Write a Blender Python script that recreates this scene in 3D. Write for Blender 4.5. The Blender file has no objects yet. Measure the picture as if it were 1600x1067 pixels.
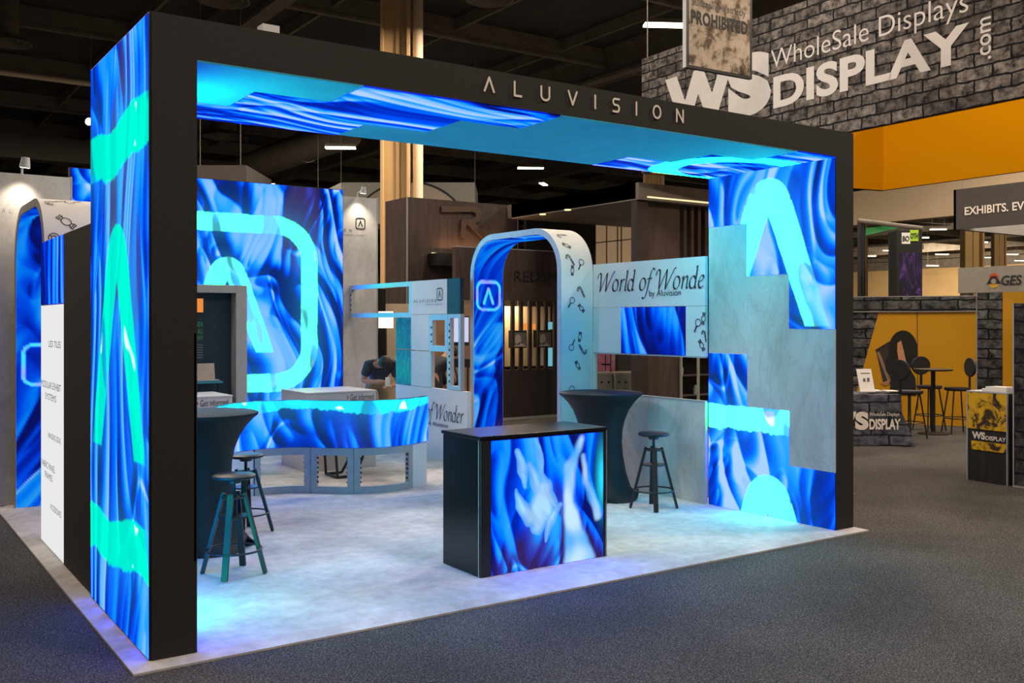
import bpy, math, random
import numpy as np
from mathutils import Vector, Matrix
S = bpy.context.scene
COL = S.collection
R = math.radians
rnd = random.Random(7)

# ------------------------------------------------------------------ camera, world, light, exposure
CX, CY, CZ, YAW, FPX, PCY = -1.3555, -5.3467, 1.7992, R(55.4878), 1523.68, 502.55
cd = bpy.data.cameras.new('camera'); cam = bpy.data.objects.new('camera', cd); COL.objects.link(cam)
cam.location = (CX, CY, CZ); cam.rotation_euler = (R(90), 0, YAW - R(90))
cd.sensor_width = 36; cd.sensor_fit = 'HORIZONTAL'; cd.lens = FPX / 1600 * 36
cd.shift_y = (PCY - 533.5) / 1600; cd.clip_end = 600; cd.clip_start = .05
S.camera = cam
S.view_settings.view_transform = 'Standard'; S.view_settings.look = 'None'
S.view_settings.gamma = 1; S.view_settings.use_curve_mapping = False
S.view_settings.exposure = 0.0
S.cycles.max_bounces = 6; S.cycles.sample_clamp_indirect = 4; S.cycles.use_denoising = True
w = bpy.data.worlds.new('hall_air'); S.world = w; w.use_nodes = True
w.node_tree.nodes['Background'].inputs[0].default_value = (1, .86, .70, 1)
w.node_tree.nodes['Background'].inputs[1].default_value = .13

def area(name, loc, size, power, color=(1, .83, .66), rot=(0, 0, 0), sy=None):
    l = bpy.data.lights.new(name, 'AREA'); l.size = size; l.energy = power; l.color = color
    if sy: l.shape = 'RECTANGLE'; l.size_y = sy
    o = bpy.data.objects.new(name, l); o.location = loc; o.rotation_euler = rot; COL.objects.link(o); return o
def spot(name, loc, target, power, angle=60, color=(1, .85, .65), blend=.8, radius=.04):
    l = bpy.data.lights.new(name, 'SPOT'); l.energy = power; l.color = color; l.spot_size = R(angle); l.spot_blend = blend
    l.shadow_soft_size = radius
    o = bpy.data.objects.new(name, l); o.location = loc; COL.objects.link(o)
    o.rotation_euler = (Vector(target) - Vector(loc)).to_track_quat('-Z', 'Y').to_euler(); return o
# hall lamps high under the roof, unseen; last ones added as background fill
for x, y, p in [(-3, -5, 330), (4, -6, 460), (12, -3, 760), (2.5, 3, 130), (9.5, 5, 420), (17, 2, 800), (3, 13, 620), (12, 14, 1000), (20, 10, 900), (-6, 6, 420), (-4, 14, 500), (-6, 26, 1100), (8, 28, 900), (20, 30, 900), (26, 8, 1500)]:
    area('hall_and_fill_light', (x, y, 9.3), 1.6, p)
for x, y in [(60, 14), (60, 34), (95, 30), (95, 60), (100, 5)]:   # unseen spots added to brighten the far hall walls
    spot('far_hall_fill_light', (x, y, 9.6), (x+6, y, 0), 42000, 170, (1, .82, .58), 1.0, 0)

spot('far_hall_fill_light', (36, 4, 10), (48, 11, 4), 5000, 140, (1, .82, .58), 1.0, 0)  # added fill spot, unseen, brightens the far columns
for x, y in ((4.6, 4.5), (4.6, .5)):                      # unseen spots added to lift the big brick sign
    spot('sign_fill_light', (x, y, 9.4), (9.2, y*.8+.6, 5.1), 700, 70, (1, .86, .72), 1.0, .1)

# ------------------------------------------------------------------ geometry helpers
FWD = np.array([math.cos(YAW), math.sin(YAW), 0]); RGT = np.array([math.sin(YAW), -math.cos(YAW), 0]); CAM = np.array([CX, CY, CZ])
def ray(u, v): return FWD + RGT * (u - 800) / FPX + np.array([0, 0, 1.]) * (PCY - v) / FPX
def atD(u, v, D): return CAM + ray(u, v) * D            # a point of the hall at a known distance
def atZ(u, v, z): d = ray(u, v); return CAM + d * (z - CZ) / d[2]
def atX(u, v, x): d = ray(u, v); return CAM + d * (x - CX) / d[0]
def atY(u, v, y): d = ray(u, v); return CAM + d * (y - CY) / d[1]
def hitplane(u, v, p, n): d = ray(u, v); n = np.array(n); return CAM + d * ((np.array(p) - CAM) @ n) / (d @ n)

def put(name, me, m, parent=None):
    o = bpy.data.objects.new(name, me); COL.objects.link(o)
    if m is not None:
        me.materials.clear(); me.materials.append(m)
    if parent is not None: o.parent = parent
    return o
class MB:
    def __init__(s): s.v = []; s.f = []
    def add(s, vs, fs):
        b = len(s.v); s.v += [tuple(map(float, p)) for p in vs]; s.f += [tuple(i + b for i in f) for f in fs]; return s
    def box(s, a, b):
        x0, y0, z0 = a; x1, y1, z1 = b
        if x0 > x1: x0, x1 = x1, x0
        if y0 > y1: y0, y1 = y1, y0
        if z0 > z1: z0, z1 = z1, z0
        return s.add([(x0,y0,z0),(x1,y0,z0),(x1,y1,z0),(x0,y1,z0),(x0,y0,z1),(x1,y0,z1),(x1,y1,z1),(x0,y1,z1)],
                     [(0,3,2,1),(4,5,6,7),(0,1,5,4),(1,2,6,5),(2,3,7,6),(3,0,4,7)])
    def obox(s, p, ax, ay, az):                          # oriented box: corner + three edge vectors
        p, ax, ay, az = (np.array(q, float) for q in (p, ax, ay, az))
        q = [p, p+ax, p+ax+ay, p+ay, p+az, p+ax+az, p+ax+ay+az, p+ay+az]
        fs = [(0,3,2,1),(4,5,6,7),(0,1,5,4),(1,2,6,5),(2,3,7,6),(3,0,4,7)]
        if np.cross(ax, ay) @ az < 0: fs = [f[::-1] for f in fs]
        return s.add(q, fs)
    def tube(s, p, q, r, r2=None, n=12, cap=True):
        p = Vector(p); q = Vector(q); d = (q - p).normalized(); r2 = r if r2 is None else r2
        a = d.orthogonal().normalized(); b = d.cross(a)
        vs = []
        for k in range(n):
            t = 2*math.pi*k/n; e = a*math.cos(t) + b*math.sin(t)
            vs += [p + e*r, q + e*r2]
        fs = [(2*k, 2*((k+1) % n), 2*((k+1) % n)+1, 2*k+1) for k in range(n)]
        if cap: fs += [tuple(2*k for k in range(n))[::-1], tuple(2*k+1 for k in range(n))]
        return s.add(vs, fs)
    def path(s, pts, r, n=8, closed=False):
        P = list(pts)
        if closed: P = P + [P[0]]
        for a, b in zip(P[:-1], P[1:]): s.tube(a, b, r, n=n)
        return s
    def ring(s, c, rad, r, n=28, m=8):
        c = Vector(c); vs = []; fs = []
        for i in range(n):
            t = 2*math.pi*i/n
            for j in range(m):
                u = 2*math.pi*j/m; q = rad + r*math.cos(u)
                vs.append((c.x + q*math.cos(t), c.y + q*math.sin(t), c.z + r*math.sin(u)))
        for i in range(n):
            for j in range(m):
                fs.append((i*m+j, ((i+1) % n)*m+j, ((i+1) % n)*m+(j+1) % m, i*m+(j+1) % m))
        return s.add(vs, fs)
    def lathe(s, c, prof, n=40, cap=True):
        c = Vector(c); vs = []; fs = []; k = len(prof)
        for i in range(n):
            t = 2*math.pi*i/n
            for r_, z in prof: vs.append((c.x + r_*math.cos(t), c.y + r_*math.sin(t), c.z + z))
        for i in range(n):
            j = (i+1) % n
            for q in range(k-1): fs.append((i*k+q, j*k+q, j*k+q+1, i*k+q+1))
        if cap:
            fs.append(tuple(i*k for i in range(n))[::-1]); fs.append(tuple(i*k+k-1 for i in range(n)))
        return s.add(vs, fs)
    def prism(s, pts, off):                              # polygon (3D points) pushed along off
        pts = [np.array(p, float) for p in pts]; off = np.array(off, float); n = len(pts)
        vs = pts + [p + off for p in pts]
        nn = sum((np.cross(pts[i], pts[(i+1) % n]) for i in range(n)), np.zeros(3))
        fl = nn @ off > 0
        f0 = tuple(range(n)); f1 = tuple(range(n, 2*n))
        fs = [f0[::-1] if fl else f0, f1 if fl else f1[::-1]]
        for i in range(n):
            j = (i+1) % n; q = (i, j, n+j, n+i); fs.append(q if fl else q[::-1])
        return s.add(vs, fs)
    def mesh(s, name, off=(0, 0, 0)):
        me = bpy.data.meshes.new(name)
        me.from_pydata([(x-off[0], y-off[1], z-off[2]) for x, y, z in s.v], [], s.f); me.update(); return me
    def build(s, name, m, parent=None, smooth=False, bevel=0, label=None):
        org = np.zeros(3); q = parent
        while q is not None: org = org + np.array(q.location); q = q.parent
        me = s.mesh(name, org)
        if smooth:
            for p in me.polygons: p.use_smooth = True
        o = put(name, me, m, parent)
        if smooth == 'auto':
            md = o.modifiers.new('edges', 'EDGE_SPLIT'); md.split_angle = R(40)
        if bevel:
            md = o.modifiers.new('bevel', 'BEVEL'); md.width = bevel; md.segments = 2; md.limit_method = 'ANGLE'
        if label: o['label'] = label
        return o
def tag(o, label, cat, group=None):
    o['label'] = label; o['category'] = cat
    if group: o['group'] = group
    return o
def thing(name, loc, label, cat, group=None):
    o = bpy.data.objects.new(name, None); COL.objects.link(o); o.empty_display_size = .1
    o.location = tuple(map(float, loc)); return tag(o, label, cat, group)
def struct(o): o['kind'] = 'structure'; return o
def copy_tree(o, parent=None):
    c = o.copy(); COL.objects.link(c); c.parent = parent
    for ch in list(o.children): copy_tree(ch, c)
    return c

# ------------------------------------------------------------------ materials
def lin(c):
    return tuple(((x/255)/12.92 if x/255 <= .04045 else ((x/255+.055)/1.055)**2.4) for x in c)
def nodes(name):
    m = bpy.data.materials.new(name); m.use_nodes = True
    nt = m.node_tree; return m, nt, nt.nodes['Principled BSDF']
def plain(name, c, rough=.6, metal=0, var=.08, scale=14, spec=.5, emit=None, estr=0, bump=0):
    m, nt, b = nodes(name)
    tc = nt.nodes.new('ShaderNodeTexCoord'); no = nt.nodes.new('ShaderNodeTexNoise')
    no.inputs['Scale'].default_value = scale; no.inputs['Detail'].default_value = 4
    nt.links.new(tc.outputs['Object'], no.inputs['Vector'])
    r = nt.nodes.new('ShaderNodeValToRGB')
    r.color_ramp.elements[0].position = .3; r.color_ramp.elements[1].position = .7
    r.color_ramp.elements[0].color = (*[x*(1-var) for x in c], 1); r.color_ramp.elements[1].color = (*[min(1, x*(1+var)) for x in c], 1)
    nt.links.new(no.outputs['Fac'], r.inputs['Fac']); nt.links.new(r.outputs['Color'], b.inputs['Base Color'])
    b.inputs['Roughness'].default_value = rough; b.inputs['Metallic'].default_value = metal
    b.inputs['Specular IOR Level'].default_value = spec
    if emit: b.inputs['Emission Color'].default_value = (*emit, 1); b.inputs['Emission Strength'].default_value = estr
    if bump:
        bp = nt.nodes.new('ShaderNodeBump'); bp.inputs['Strength'].default_value = bump; bp.inputs['Distance'].default_value = .01
        nt.links.new(no.outputs['Fac'], bp.inputs['Height']); nt.links.new(bp.outputs['Normal'], b.inputs['Normal'])
    return m
def glow(name, c, s):
    m = bpy.data.materials.new(name); m.use_nodes = True; nt = m.node_tree
    nt.nodes.remove(nt.nodes['Principled BSDF']); e = nt.nodes.new('ShaderNodeEmission')
    e.inputs[0].default_value = (*c, 1); e.inputs[1].default_value = s
    nt.links.new(e.outputs[0], nt.nodes['Material Output'].inputs[0]); return m
def mult_noise(name, stops, scale, detail=8, rough=.8, stretch=(1, 1, 1), dist=0, bump=0, spec=.3, scale2=None):
    m, nt, b = nodes(name)
    tc = nt.nodes.new('ShaderNodeTexCoord'); mp = nt.nodes.new('ShaderNodeMapping'); mp.inputs['Scale'].default_value = stretch
    no = nt.nodes.new('ShaderNodeTexNoise'); no.inputs['Scale'].default_value = scale; no.inputs['Detail'].default_value = detail
    no.inputs['Distortion'].default_value = dist; no.inputs['Roughness'].default_value = .65
    nt.links.new(tc.outputs['Object'], mp.inputs[0]); nt.links.new(mp.outputs[0], no.inputs['Vector'])
    r = nt.nodes.new('ShaderNodeValToRGB'); cr = r.color_ramp
    while len(cr.elements) < len(stops): cr.elements.new(.5)
    for e, (p, c) in zip(cr.elements, stops): e.position = p; e.color = (*c, 1)
    nt.links.new(no.outputs['Fac'], r.inputs['Fac']); out = r.outputs['Color']
    if scale2:
        n2 = nt.nodes.new('ShaderNodeTexNoise'); n2.inputs['Scale'].default_value = scale2; n2.inputs['Detail'].default_value = 5
        nt.links.new(tc.outputs['Object'], n2.inputs['Vector'])
        r2 = nt.nodes.new('ShaderNodeMapRange'); r2.inputs[1].default_value = .3; r2.inputs[2].default_value = .7
        r2.inputs[3].default_value = .72; r2.inputs[4].default_value = 1.2
        nt.links.new(n2.outputs['Fac'], r2.inputs[0])
        mx = nt.nodes.new('ShaderNodeMix'); mx.data_type = 'RGBA'; mx.blend_type = 'MULTIPLY'; mx.inputs[0].default_value = 1
        nt.links.new(out, mx.inputs[6]); nt.links.new(r2.outputs[0], mx.inputs[7]); out = mx.outputs[2]
    nt.links.new(out, b.inputs['Base Color']); b.inputs['Roughness'].default_value = rough
    b.inputs['Specular IOR Level'].default_value = spec
    if bump:
        bp = nt.nodes.new('ShaderNodeBump'); bp.inputs['Strength'].default_value = bump; bp.inputs['Distance'].default_value = .02
        nt.links.new(no.outputs['Fac'], bp.inputs['Height']); nt.links.new(bp.outputs['Normal'], b.inputs['Normal'])
    return m
def marble(name):
    m, nt, b = nodes(name); L = nt.links.new
    tc = nt.nodes.new('ShaderNodeTexCoord'); mp = nt.nodes.new('ShaderNodeMapping'); mp.inputs['Rotation'].default_value = (.5, .35, .2); mp.inputs['Scale'].default_value = (1.5, 1.5, .75)
    L(tc.outputs['Object'], mp.inputs[0])
    def noise(sc, det, dist): n = nt.nodes.new('ShaderNodeTexNoise'); n.inputs['Scale'].default_value = sc; n.inputs['Detail'].default_value = det; n.inputs['Distortion'].default_value = dist; n.inputs['Roughness'].default_value = .6; L(mp.outputs[0], n.inputs['Vector']); return n
    a = noise(1.6, 10, .5); v = noise(2.2, 7, 1.1)
    r = nt.nodes.new('ShaderNodeValToRGB'); r.color_ramp.elements[0].position = .32; r.color_ramp.elements[1].position = .68
    r.color_ramp.elements[0].color = (.42, .41, .40, 1); r.color_ramp.elements[1].color = (.62, .61, .60, 1); L(a.outputs['Fac'], r.inputs['Fac'])
    ve = nt.nodes.new('ShaderNodeValToRGB'); cr = ve.color_ramp; cr.elements[0].position = .47; cr.elements[0].color = (1, 1, 1, 1); cr.elements[1].position = .54; cr.elements[1].color = (1, 1, 1, 1)
    e = cr.elements.new(.505); e.color = (.78, .77, .76, 1); L(v.outputs['Fac'], ve.inputs['Fac'])
    mx = nt.nodes.new('ShaderNodeMix'); mx.data_type = 'RGBA'; mx.blend_type = 'MULTIPLY'; mx.inputs[0].default_value = .55
    L(r.outputs['Color'], mx.inputs[6]); L(ve.outputs['Color'], mx.inputs[7]); L(mx.outputs[2], b.inputs['Base Color'])
    bp = nt.nodes.new('ShaderNodeBump'); bp.inputs['Strength'].default_value = .12; bp.inputs['Distance'].default_value = .03
    L(v.outputs['Fac'], bp.inputs['Height']); L(bp.outputs['Normal'], b.inputs['Normal'])
    b.inputs['Roughness'].default_value = .75; b.inputs['Specular IOR Level'].default_value = .3
    return m
def brick(name, axes=(0, 2), size=1.0, dark=(.012, .012, .015), light=(.11, .095, .08)):
    m, nt, b = nodes(name)
    tc = nt.nodes.new('ShaderNodeTexCoord'); sx = nt.nodes.new('ShaderNodeSeparateXYZ'); cx = nt.nodes.new('ShaderNodeCombineXYZ')
    nt.links.new(tc.outputs['Object'], sx.inputs[0]); nt.links.new(sx.outputs[axes[0]], cx.inputs[0]); nt.links.new(sx.outputs[axes[1]], cx.inputs[1])
    nw = nt.nodes.new('ShaderNodeTexNoise'); nw.inputs['Scale'].default_value = 6/size; nw.inputs['Detail'].default_value = 3
    nt.links.new(cx.outputs[0], nw.inputs['Vector'])
    ad = nt.nodes.new('ShaderNodeMix'); ad.data_type = 'RGBA'; ad.blend_type = 'LINEAR_LIGHT'; ad.inputs[0].default_value = .03*size
    nt.links.new(cx.outputs[0], ad.inputs[6]); nt.links.new(nw.outputs['Color'], ad.inputs[7])
    br = nt.nodes.new('ShaderNodeTexBrick'); br.inputs['Scale'].default_value = 1/size
    br.inputs['Brick Width'].default_value = .5; br.inputs['Row Height'].default_value = .17; br.inputs['Mortar Size'].default_value = .016
    br.inputs['Mortar Smooth'].default_value = .35; br.inputs['Bias'].default_value = -.1
    br.inputs['Color1'].default_value = (.75, .75, .75, 1); br.inputs['Color2'].default_value = (.25, .25, .25, 1); br.inputs['Mortar'].default_value = (0, 0, 0, 1)
    nt.links.new(ad.outputs[2], br.inputs['Vector'])
    n2 = nt.nodes.new('ShaderNodeTexNoise'); n2.inputs['Scale'].default_value = 7/size; n2.inputs['Detail'].default_value = 8; n2.inputs['Roughness'].default_value = .7
    nt.links.new(cx.outputs[0], n2.inputs['Vector'])
    mu = nt.nodes.new('ShaderNodeMix'); mu.data_type = 'RGBA'; mu.blend_type = 'MULTIPLY'; mu.inputs[0].default_value = 1
    r2 = nt.nodes.new('ShaderNodeValToRGB'); r2.color_ramp.elements[0].position = .36; r2.color_ramp.elements[1].position = .72
    nt.links.new(n2.outputs['Fac'], r2.inputs['Fac']); nt.links.new(br.outputs['Color'], mu.inputs[6]); nt.links.new(r2.outputs['Color'], mu.inputs[7])
    r = nt.nodes.new('ShaderNodeValToRGB'); r.color_ramp.elements[0].color = (*dark, 1); r.color_ramp.elements[1].color = (*light, 1)
    r.color_ramp.elements[1].position = .55
    nt.links.new(mu.outputs[2], r.inputs['Fac']); nt.links.new(r.outputs['Color'], b.inputs['Base Color'])
    b.inputs['Roughness'].default_value = .8; b.inputs['Specular IOR Level'].default_value = .2
    return m

M = {}
M['hall_carpet'] = mult_noise('charcoal_speckled_carpet', [(.30, (.004, .004, .004)), (.5, (.065, .061, .057)), (.72, (.30, .28, .26))], 105, 6, .95, dist=.6, bump=.5, spec=.1, scale2=.8)
M['booth_carpet'] = mult_noise('pale_grey_carpet', [(.25, (.42, .40, .385)), (.75, (.66, .635, .61))], 9, 10, .95, bump=.15, spec=.1, scale2=1.2)
M['black_fabric'] = plain('black_fabric', (.030, .028, .027), .75, var=.15, scale=60, spec=.25)
M['black'] = plain('black_laminate', (.008, .009, .010), .22, spec=.3, var=.1)
M['black_paint'] = plain('black_paint', (.012, .013, .014), .45, var=.1)
M['spandex'] = plain('black_spandex', (.008, .009, .010), .6, var=.1, scale=30, spec=.3)
M['soffit'] = mult_noise('glow_tinted_grey_panel', [(.3, (.035, .34, .50)), (.7, (.045, .42, .60))], 2.2, 8, .8, dist=1.2, bump=.1)  # grey panel; teal glow of the screens is put into its colour
M['stone'] = marble('grey_marble_print')
M['white'] = plain('white_laminate', (.70, .71, .72), .6, var=.03, scale=2)
M['counter_white'] = plain('warm_white_laminate', (.52, .50, .475), .5, var=.03, scale=2)
M['cream'] = plain('white_fabric', (.74, .72, .69), .75, var=.03, scale=3)
M['alu'] = plain('anodised_aluminium', (.52, .53, .54), .42, .55, var=.06)
M['grey_frame'] = plain('grey_frame_paint', (.38, .38, .38), .5, .2, var=.06)
M['ink'] = plain('dark_ink', (.012, .013, .016), .6, var=.05)
M['grey_ink'] = plain('grey_ink', (.16, .16, .17), .7, var=.05)
M['cream_letters'] = plain('cream_letters', (.80, .72, .63), .6, var=.03)
M['white_print'] = plain('white_print', (.74, .67, .60), .6, var=.03)
M['seam'] = plain('dark_seam', (.03, .03, .03), .7)
M['navy'] = plain('navy_panel', (.006, .020, .030), .5)
M['mirror'] = mult_noise('dark_foil_print', [(.35, (.004, .010, .018)), (.55, (.008, .05, .08)), (.62, (.03, .22, .30)), (.7, (.006, .03, .05))], 3.2, 5, .35, stretch=(2, 2, .7), dist=3.5, spec=.6)
M['brown'] = mult_noise('brown_stained_panel', [(.3, (.045, .030, .026)), (.7, (.085, .058, .050))], 3, 9, .6, stretch=(3, 3, .5), dist=.5)
M['brown_dark'] = mult_noise('dark_brown_panel', [(.3, (.026, .019, .017)), (.7, (.046, .034, .030))], 3, 9, .6, stretch=(3, 3, .5))
M['bronze'] = plain('bronze_letter', (.10, .065, .045), .45, .3)
M['tan'] = plain('tan_wall_paint', (.56, .38, .18), .8, var=.06, scale=.6)
M['tan_light'] = plain('cream_wall_paint', (.62, .48, .32), .8, var=.05, scale=.5)
M['orange_tan'] = plain('warm_wood_panel', (.42, .25, .14), .7, var=.08, scale=1)
M['yellow'] = plain('yellow_fabric', (.48, .205, .0), .95, spec=.05, var=.04, scale=.5)
M['yellow_wall'] = plain('yellow_graphic_panel', (.62, .31, .0), .6, var=.05, scale=.7)
M['brick_sign'] = brick('grey_brick_print_on_sign', (1, 2), .86, (.006, .006, .008), (.34, .285, .24))
M['brick_wall'] = brick('grey_brick_print_on_wall', (1, 2), 1.0, (.006, .007, .010), (.20, .20, .20))
M['brick_x'] = brick('grey_brick_print_on_drape', (0, 2), 1.1, (.012, .014, .020), (.13, .14, .17))
M['grunge_yellow'] = mult_noise('worn_yellow_print', [(.42, (.72, .42, .01)), (.50, (.60, .34, .01)), (.55, (.06, .04, .01)), (.66, (.012, .012, .012))], 5.0, 10, .6, dist=1.0)
M['grunge_black'] = mult_noise('dark_wood_print', [(.3, (.008, .008, .007)), (.7, (.035, .032, .028))], 4, 8, .6, stretch=(4, 4, .5))
M['rust'] = mult_noise('worn_cream_sign_print', [(.42, (.66, .54, .43)), (.50, (.55, .43, .32)), (.56, (.20, .14, .09)), (.66, (.05, .04, .03))], 4.5, 12, .7, dist=.15)
M['dark_ceiling'] = plain('dark_roof_deck', (.045, .040, .036), .9, var=.4, scale=.5)
M['beam'] = plain('dark_roof_steel', (.17, .145, .12), .8, var=.2, scale=2)
M['duct'] = plain('grey_duct_metal', (.16, .14, .115), .6, .2, var=.15, scale=2)
M['grey_band'] = plain('grey_fascia', (.085, .075, .066), .8, var=.08)
M['lamp'] = glow('white_lamp_light', (1, .86, .62), 9)
M['lamp_strip'] = glow('warm_strip_light', (1, .78, .42), 1.3)
M['shade'] = glow('lit_lamp_shade', (1, .93, .80), 1.6)
M['spot_lens'] = glow('lit_spot_lens', (1, .9, .75), 6)
M['lightbox'] = glow('backlit_white_fabric', (.86, .86, .86), .95)
M['screen_white'] = glow('pale_monitor_picture', (.62, .64, .86), 1.0)
M['screen_orange'] = glow('orange_monitor_picture', (.95, .30, .06), .9)
M['screen_pink'] = mult_noise('pink_graphic', [(.4, (.72, .16, .30)), (.7, (.80, .42, .45))], 5, 5)
M['screen_teal'] = glow('teal_monitor_picture', (.18, .55, .68), .8)
M['green'] = plain('green_banner', (.04, .34, .10), .6, emit=(.02, .25, .06), estr=.0)
M['lime'] = plain('lime_label', (.36, .62, .03), .6)
M['purple'] = mult_noise('purple_smoke_print', [(.48, (.010, .008, .028)), (.58, (.08, .03, .20)), (.66, (.30, .22, .50)), (.75, (.03, .015, .08))], 1.6, 7, .6, stretch=(2, 2, .6), dist=2)
M['skin'] = plain('skin', (.42, .22, .14), .55, var=.06)
M['hair'] = plain('black_hair', (.010, .008, .007), .6, var=.2, scale=80)
M['navy_shirt'] = plain('navy_shirt', (.020, .026, .042), .8, var=.15, scale=30)
M['khaki'] = plain('khaki_trousers', (.20, .155, .085), .8, var=.12, scale=20)
M['dark_cloth'] = plain('charcoal_coat', (.018, .017, .020), .8)
M['leather'] = plain('charcoal_leather', (.17, .15, .12), .5, var=.15)
M['paper'] = plain('white_paper', (.78, .76, .72), .7, var=.02)
M['red'] = plain('red_mark', (.55, .08, .02), .5); M['gold'] = plain('gold_mark', (.72, .42, .03), .5)
M['pale_sign'] = plain('pale_grey_sign_fabric', (.30, .30, .27), .8)
M['pale_disc'] = plain('pale_pink_disc', (.40, .34, .28), .8)
M['teal_fabric'] = plain('teal_print', (.02, .22, .30), .7)
M['chair_fabric'] = plain('black_seat_pad', (.010, .010, .011), .7)
M['table_black'] = plain('black_table_top', (.022, .020, .016), .4)

# LED picture: colours computed per vertex, shown by one emission shader
def led_material():
    m = bpy.data.materials.new('led_picture'); m.use_nodes = True; nt = m.node_tree
    nt.nodes.remove(nt.nodes['Principled BSDF']); e = nt.nodes.new('ShaderNodeEmission')
    a = nt.nodes.new('ShaderNodeAttribute'); a.attribute_name = 'picture'
    nt.links.new(a.outputs['Color'], e.inputs[0]); e.inputs[1].default_value = 1.0
    nt.links.new(e.outputs[0], nt.nodes['Material Output'].inputs[0]); return m
M['led'] = led_material()
TILE = .496
_rs = np.random.RandomState(11); PERM = _rs.permutation(512)
def perlin(x, y, seed=0):
    x = np.asarray(x, float) + seed*17.31; y = np.asarray(y, float) + seed*9.73
    xi = np.floor(x).astype(int); yi = np.floor(y).astype(int); xf = x-xi; yf = y-yi
    def g(ix, iy, dx, dy):
        a = PERM[(PERM[ix % 512] + iy) % 512] * (2*np.pi/512); return np.cos(a)*dx + np.sin(a)*dy
    u = xf**3*(xf*(xf*6-15)+10); v = yf**3*(yf*(yf*6-15)+10)
    a = g(xi, yi, xf, yf)*(1-u) + g(xi+1, yi, xf-1, yf)*u
    b = g(xi, yi+1, xf, yf-1)*(1-u) + g(xi+1, yi+1, xf-1, yf-1)*u
    return (a*(1-v) + b*v)*1.5
def smooth(e0, e1, x):
    t = np.clip((x-e0)/(e1-e0), 0, 1); return t*t*(3-2*t)
PAL_T = [0, .16, .36, .55, .74, .88, 1]
PAL_C = [(10, 20, 105), (0, 42, 190), (0, 78, 240), (0, 128, 255), (40, 160, 255), (115, 180, 255), (170, 204, 255)]
PAL = np.array([lin(c) for c in PAL_C])
def satin(u, v, seed, sx=1.5, sy=.45, gain=.5, bias=0, maroon=.35, shear=.0, warp=.45, fold=.55):
    u = u + shear*v
    w1 = perlin(u*.6, v*.5, seed); w2 = perlin(u*.8+5, v*.6, seed+3)
    U = u*sx + warp*(1.2*w1 + .45*perlin(u*1.8, v*1.0, seed+5)); V = v*sy*1.1 + .7*w2
    def H(a, b): return .8*perlin(a, b, seed+1) - fold*np.abs(perlin(a*1.7+3+.9*b, b*1.25, seed+2)) - .45*fold*np.abs(perlin(a*3.3-1.4*b, b*2.4+.6*a, seed+4))
    e = .02
    gx = (H(U+e, V)-H(U-e, V))/(2*e); gy = (H(U, V+e)-H(U, V-e))/(2*e)
    big = perlin(U*.7+4, V*.9, seed+6)
    s = gx*.70 + gy*.36 + .9*big
    t = .45 + bias + .50*np.tanh(gain*1.35*s)
    gate = smooth(-.1, .35, perlin(u*1.1, v*.9, seed+9))
    cr = perlin(U*1.3+2, V*1.1, seed+8)                    # creases: a thin bright lip beside a soft dark valley
    t = t + .40*np.exp(-(cr/.028)**2)*gate - .30*np.exp(-((cr-.09)/.06)**2)*gate
    hl = smooth(.28, .55, perlin(U*1.2+11, V*1.2+2, seed+10)); t = t + .17*hl*(.4+.6*smooth(-.4, .4, gx))
    t = np.clip(t, 0, 1)
    c = np.stack([np.interp(t, PAL_T, PAL[:, i]) for i in range(3)], -1)
    mk = (smooth(.30, .52, perlin(u*1.0+9, v*.55, seed+12))*maroon*(1-smooth(.45, .7, t)))[..., None]
    c = c*(1-mk) + np.array(lin((70, 46, 84)))*mk
    return c, t
def sd_seg(x, y, a, b):
    ax, ay = a; bx, by = b; dx, dy = bx-ax, by-ay
    h = np.clip(((x-ax)*dx + (y-ay)*dy)/(dx*dx+dy*dy), 0, 1)
    return np.hypot(x-ax-h*dx, y-ay-h*dy)
def sd_round(x, y, hw, hh, r):
    qx = np.abs(x)-hw+r; qy = np.abs(y)-hh+r
    return np.hypot(np.maximum(qx, 0), np.maximum(qy, 0)) + np.minimum(np.maximum(qx, qy), 0) - r
def lambda_sd(x, y, top, h=1.36):                             # the open-A mark, rounded head, feet cut level
    x = np.abs(x); dn = top-y
    o = np.minimum(np.hypot(x, dn-.265)-.265, np.maximum((x-.285-.356*(dn-.25))*.94, .22-dn))
    return np.maximum(np.maximum(o, (.405*(dn-.33)-x)*.93), dn-h)
def ragged(u, v, seed):
    return .020*perlin(u*5, v*5, seed) + .010*perlin(u*21, v*21, seed+1)
def logo_screen(u, v, seed, marks, cyan=(100, 255, 250), **kw):
    c, t = satin(u, v, seed, **kw)
    d = np.full(u.shape, 9.)
    rag = ragged(u, v, seed+20)
    for kind, a in marks:
        if kind == 'A': d = np.minimum(d, lambda_sd(u-a[0], v, a[1]) + .25*rag)
        if kind == 'band':
            d = np.minimum(d, np.abs(v-a[0]-.4*rag-a[2]*perlin(u*1.6, v*0+1, seed+30))-a[1] + rag)
        if kind == 'ring': d = np.minimum(d, np.abs(sd_round(u-a[0], v-a[1], a[2], a[3], a[4])) - a[5] + .45*rag)
    m = 1-smooth(-.008, .008, d)
    tr = perlin(u*2.6+.9*v, v*.8, seed+40) + .3*perlin(u*6, v*2.2, seed+41)
    tear = smooth(.40, .50, tr)*.6
    m = m*(1-tear)
    cy = np.array(lin(cyan)); cy2 = np.array(lin((235, 245, 255)))
    gl = (smooth(.58, .62, perlin(u*3.4+7, v*2.2, seed+50))*(d < -.03))[..., None]
    mark = cy*(.88+.14*t[..., None]); mark = mark*(1-gl) + cy2*gl
    inner = np.exp(-np.maximum(d, 0)/.22)[..., None]*.18
    c = c*(1-inner) + np.array(lin((60, 190, 255)))*inner
    return c*(1-m[..., None]) + mark*m[..., None]
LEDGAIN = np.array([1.0, 17.0, 9.0])
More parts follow.
